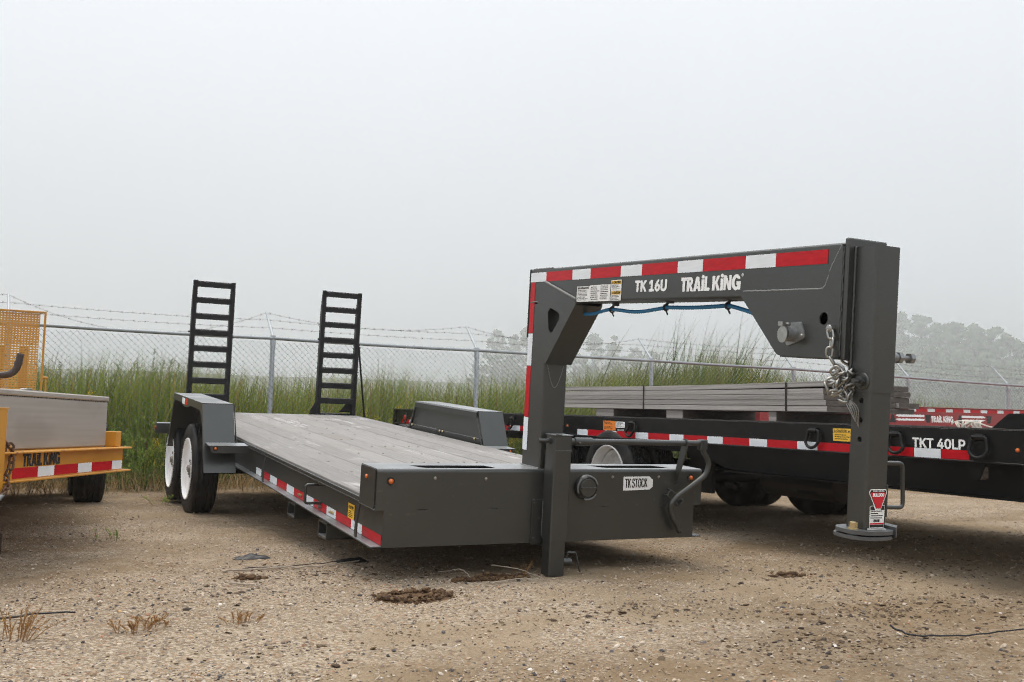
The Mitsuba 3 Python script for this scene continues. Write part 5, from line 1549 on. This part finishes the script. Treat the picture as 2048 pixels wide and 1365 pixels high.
RZ = RT[:3, 2]
rd('side_beam', cat(bx(-3.3, 8, .80, 1.212, -.008, 0), cbox(-3.3, 8, 1.2125, 1.222, -.08, .03, .003), cbox(-3.3, 8, .785, .7995, -.06, .03, .003)), 'red_paint')
rd('deck', cat(bx(-3.3, 8, 1.17, 1.205, -1.35, -.0085), *[bx(x, x + .08, .85, 1.165, -1.3, -.0085) for x in np.arange(-3.2, 8, .8)], bx(-3.3, 8, .8, 1.21, -1.36, -1.352)), 'red_paint')
cro = lambda p: ((p / 4.873) + 1780)
u0 = np.array([250, 385, 458, 562, 632, 734, 803, 900, 965, 1062, 1126, 1218, 1280.])
xw0 = .305
for i in range(-8, 16):
    a = xw0 + .457 * i
    rd('reflective_tape', bx(a + .001, a + .177, 1.150, 1.198, .0006, .0016), 'tape_white')
    rd('reflective_tape', bx(a + .179, a + .456, 1.150, 1.198, .0006, .0016), 'tape_red')
rd('lettering', mv(logo(.095, .565), frame((.385, .992, .001), (1, 0, 0), (0, 1, 0))), 'decal_letter', label='white maker name lettering')


def arrow(x0, x1, pl, pr_):
    out = []
    for z0, z1 in ((1.068, 1.102), (1.012, 1.042)):
        p = [(x0, z0), (x1, z0), (x1, z1), (x0, z1)]
        if pr_:
            p = [(x0, z0), (x1 - (.10 if z0 < 1.05 else .03), z0), (x1 - (.04 if z0 < 1.05 else 0), (z0 + z1) / 2), (x1 - (.0 if z0 < 1.05 else .07), z1), (x0, z1)]
        if pl:
            p = [(x0 + .08, z0), (x1, z0), (x1, z1), (x0 + .04, z1), (x0, (z0 + z1) / 2)]
        out.append(plate(Polygon(p).buffer(0), 2, .0006, .0014))
    return cat(*out)


rd('stripe', arrow(-.47, .22, True, False), 'decal_letter')
rd('stripe', arrow(1.17, 1.80, False, True), 'decal_letter')
for x0, up in ((.25, 0), (1.05, 1), (1.83, 0), (-.60, 1), (2.6, 1), (3.4, 0), (-2.9, 1), (-2.1, 0), (-1.35, 1)):
    p = [(x0, 1.098), (x0 + .13, 1.098), (x0 + .10, .99), (x0 + .03, .99)] if not up else [(x0, .99), (x0 + .14, .99), (x0 + .085, 1.10), (x0 + .055, 1.10)]
    rd('painted_opening', plate(Polygon(p).buffer(.006), 2, .0006, .0012), 'print_black')  # flat black plates, the dark inside web openings painted on
for x in (-2.2, -1.2, 6.0, 7.0):
    M = RT.copy(); M[:3, :3] = np.stack([RT[:3, 2] * -1, RT[:3, 0] * 1, np.cross(-RT[:3, 2], RT[:3, 0])], 1)
    if np.linalg.det(M[:3, :3]) < 0:
        M[:3, 2] *= -1
    M[:3, 3] = (RT @ np.array([x, .41, -.2, 1]))[:3]
    wheel(rt, M, 'rim_gray', hub=False)

# ------------------------------------------------------------------ yellow tag trailer on the left
YD = np.array([.457, .889]); YD = YD / np.linalg.norm(YD)
Y4 = frame((-1.593, .656, 0), (YD[0], YD[1], 0), (0, 0, 1))    # along the right leg of its A frame: x back, y up, z to the right
yt = thing('yellow_trailer', 'yellow equipment trailer at the left edge, seen from its A frame nose', 'trailer')


def yl(name, mesh, mat, smooth=False, label=None, parent=None, M=None):
    return put(parent or yt, name, mesh, mat, Y4 if M is None else M, smooth, label)


leg = cat(bx(-1.25, 1.285, .4655, .5905, -.008, 0), cbox(-1.25, 1.318, .455, .4652, -.03, .045, .003), cbox(-1.25, 1.322, .591, .601, -.06, .045, .003))
yl('frame_leg', leg, 'yellow_paint')
yl('lettering', mv(logo(.066, .395), frame((.065, .5245, .001), (1, 0, 0), (0, 1, 0))), 'print_black', label='black maker name lettering')
tb = [(-.03, .223, 'tape_red'), (.223, .401, 'tape_white'), (.401, .680, 'tape_red'), (.680, .858, 'tape_white'), (.858, 1.137, 'tape_red'), (1.137, 1.284, 'tape_white')]
for a, c, mt in tb:
    yl('reflective_tape', bx(a + .001, c - .001, .469, .520, .0006, .0016), mt)
yl('stop_block', cbox(1.205, 1.283, .602, .695, -.09, -.01, .004), 'yellow_paint')
yl('end_plate', cbox(1.2855, 1.294, .466, .590, -.10, .0, .002), 'yellow_paint')
yl('marker_light', mv(dome(.022, .016), frame((1.2945, .535, -.02), (0, 0, 1), (0, 1, 0)) if False else frame((1.2945, .535, -.02), (0, 0, -1), (0, 1, 0))), 'lamp_red', True)
# nose post with gusset
yl('nose_post', sqtube(-.46, -.185, .405, .80, -.14, .045, 1, .012), 'yellow_paint', 30)
yl('post_cap', cbox(-.462, -.183, .8005, .808, -.142, .047, .002), 'yellow_paint')
yl('gusset', plate([(-.184, .602), (.0, .602), (-.184, .722)], 2, -.02, -.010), 'yellow_paint')
yc = put(yt, 'safety_chain', mv(bx(-.184, -.13, .60, .65, .0, .02), np.eye(4)), 'rust', Y4, label='rusty safety chain hanging at the yellow nose')
cp = spline([(-.14, .645, .02), (-.105, .620, .03), (-.10, .575, .03), (-.115, .53, .035), (-.14, .485, .03), (-.18, .445, .06), (-.25, .415, .07), (-.31, .395, .07)], 8)
L = np.r_[0, np.cumsum(np.linalg.norm(np.diff(cp, axis=0), axis=1))]
for i, q in enumerate(np.arange(0, L[-1], .033)):
    c = np.array([np.interp(q, L, cp[:, j]) for j in range(3)]); d = np.array([np.interp(q + .01, L, cp[:, j]) - np.interp(q - .01, L, cp[:, j]) for j in range(3)])
    put(yc, 'link', link(c, d, (i % 2) * math.pi / 2 + .4, .047, .033, .0058), 'rust', Y4, True)
yl('chain_hook', tube(spline([(-.25, .41, .075), (-.31, .385, .075), (-.36, .40, .075), (-.38, .44, .075)], 5), .011, 8), 'socket_metal', True)
# crank of the nose jack: brown painted pipe bent upward
WI = np.eye(4)
yl('jack_crank', tube(spline([(-1.95, .55, .955), (-1.75, .52, .958), (-1.664, .50, .962), (-1.628, .495, .978), (-1.612, .49, 1.01), (-1.603, .488, 1.065)], 6), [.0165] * 31, 12), 'brown_paint', True, M=WI)
yl('crank_sleeve', rod((-1.6115, .49, 1.012), (-1.6095, .4895, 1.024), .0185, 12), 'brown_paint', 40, M=WI)
yl('crank_grip', rod((-1.975, .555, .954), (-1.72, .515, .9585), .0195, 12), 'socket_metal', 40, M=WI)
# the other leg, cross bar and deck behind the tool box
mir = np.diag([1., 1, 1, 1]); cxm = -2.22
Mx = np.eye(4); Mx[0, 0] = -1; Mx[0, 3] = 2 * cxm
lg2 = mv(leg, Mx @ Y4)
put(yt, 'frame_leg', lg2, 'yellow_paint')
put(yt, 'bulkhead', bx(2 * cxm + 1.12, -1.12, 1.93, 1.99, .45, .60), 'yellow_paint')
put(yt, 'deck_frame', cat(bx(2 * cxm + 1.10, -1.10, 2.0, 6.75, .52, .58), *[bx(x, x + .06, 2.0, 6.8, .42, .5195) for x in (-3.0, -2.2, -1.45)]), 'yellow_paint')
put(yt, 'deck_board', cat(*[cbox(-3.34 + i * .188, -3.16 + i * .188, 2.02, 6.7, .581, .615, .003) for i in range(12)]), 'plank_wood')
for yw in (5.38, 6.35):
    for xc, o in ((-.945, 1), (2 * cxm + .945, -1)):
        M = np.diag([1.15, 1.05, 1.05, 1.]); M[:3, 3] = (xc, yw, .395)
        wheel(yt, M, out=o)
M = np.eye(4); M[:3, 3] = (-1.06, 5.25, .384)
put(yt, 'axle', cat(rod((-3.4, 5.38, .395), (-1.0, 5.38, .395), .05, 12), rod((-3.4, 6.35, .395), (-1.0, 6.35, .395), .05, 12)), 'black_paint', None, 40)
# expanded metal gate standing at the rear
GX0, GX1, GY0, GZ0, GZ1 = -2.9, -1.352, 6.80, .62, 1.888
gm = put(yt, 'loading_gate', cat(cbox(GX1 - .022, GX1, GY0 - .02, GY0 + .02, GZ0, GZ1, .003), cbox(GX0, GX0 + .04, GY0 - .02, GY0 + .02, GZ0, GZ1, .003), cbox(GX0 + .041, GX1 - .023, GY0 - .02, GY0 + .02, GZ1 - .02, GZ1, .003)), 'yellow_paint', None, label='yellow expanded metal loading gate standing upright')
for xa, xb in ((-1.59, -1.505), (-1.80, -1.72), (-2.1, -2.0)):
    put(gm, 'backing_bar', bx(xa, xb, GY0 + .008, GY0 + .013, GZ0, 1.52), 'yellow_paint')
# diamond mesh of flattened strands, one sheet over the whole frame and a second one behind its upper half
def strands(zlo, zhi, yoff, ph, hh):
    mw, mh = .058, .026
    nx_ = int((GX1 - GX0 - .06) / mw)
    xs_ = GX0 + .04 + np.arange(nx_ * 2 + 1) * mw / 2
    v, f, o = [], [], 0
    for z in np.arange(zlo + ph, zhi - .03, mh):
        for sg in (0, 1):
            alt = (np.arange(len(xs_)) + sg) % 2
            P = np.c_[xs_, np.full(len(xs_), GY0 + yoff), z + alt * mh / 2 + sg * mh / 2 * 0]
            v.append(np.stack([P + (0, -.004, -hh), P + (0, .001, -hh * .9), P + (0, .004, hh), P + (0, -.001, hh * .9)], 1).reshape(-1, 3))
            a = np.arange(len(P) - 1)[:, None] * 4 + np.arange(4)[None]; c = np.arange(len(P) - 1)[:, None] * 4 + (np.arange(4)[None] + 1) % 4
            f.append(np.concatenate([np.stack([a, c, c + 4], -1).reshape(-1, 3), np.stack([a, c + 4, a + 4], -1).reshape(-1, 3)]) + o)
            o += len(P) * 4
    return np.vstack(v), np.vstack(f)


put(gm, 'expanded_mesh', strands(GZ0, GZ1, 0, 0, .0072), 'yellow_paint', kind='stuff')
put(gm, 'expanded_mesh', strands(1.523, GZ1, .022, .011, .0085), 'yellow_paint', kind='stuff')
put(gm, 'prop_rod', cat(rod((-1.325, 6.80, 1.20), (-1.30, 6.80, .62), .010, 8), rod((-1.355, 6.80, 1.195), (-1.305, 6.80, 1.19), .014, 8)), 'yellow_paint', None, 40)
put(yt, 'nose_block', cbox(-1.76, -1.645, 1.5, 1.75, .10, .16, .004), 'hub_steel')
k = thing('wood_block', 'dark timber block under the yellow trailer nose at the left edge', 'block')
put(k, None, cbox(-1.80, -1.632, 1.62, 1.80, -.01, .095, .006), 'dark_twig')

# tool box on the A frame
tbx = thing('steel_tool_box', 'dull aluminium tool box mounted on the yellow trailer nose', 'tool box')
TX0, TX1, TZ0, TZ1 = -.20, 1.165, .606, .868
put(tbx, 'body', cbox(TX0, TX1, TZ0, TZ1, -.75, -.055, .006), 'alu', Y4, label=None)
put(tbx, 'lid', cbox(TX0 - .004, TX1 + .005, TZ1 + .004, TZ1 + .033, -.756, -.048, .006), 'alu', Y4)
put(tbx, 'lid_gap', bx(TX0 + .01, TX1 - .01, TZ1, TZ1 + .004, -.74, -.062), 'print_black', Y4)
put(tbx, 'latch', cat(cbox(.16, .34, TZ1 + .0332, TZ1 + .037, -.12, -.06, .001), cbox(.21, .27, TZ1 + .0372, TZ1 + .045, -.11, -.075, .002)), 'zinc', Y4)
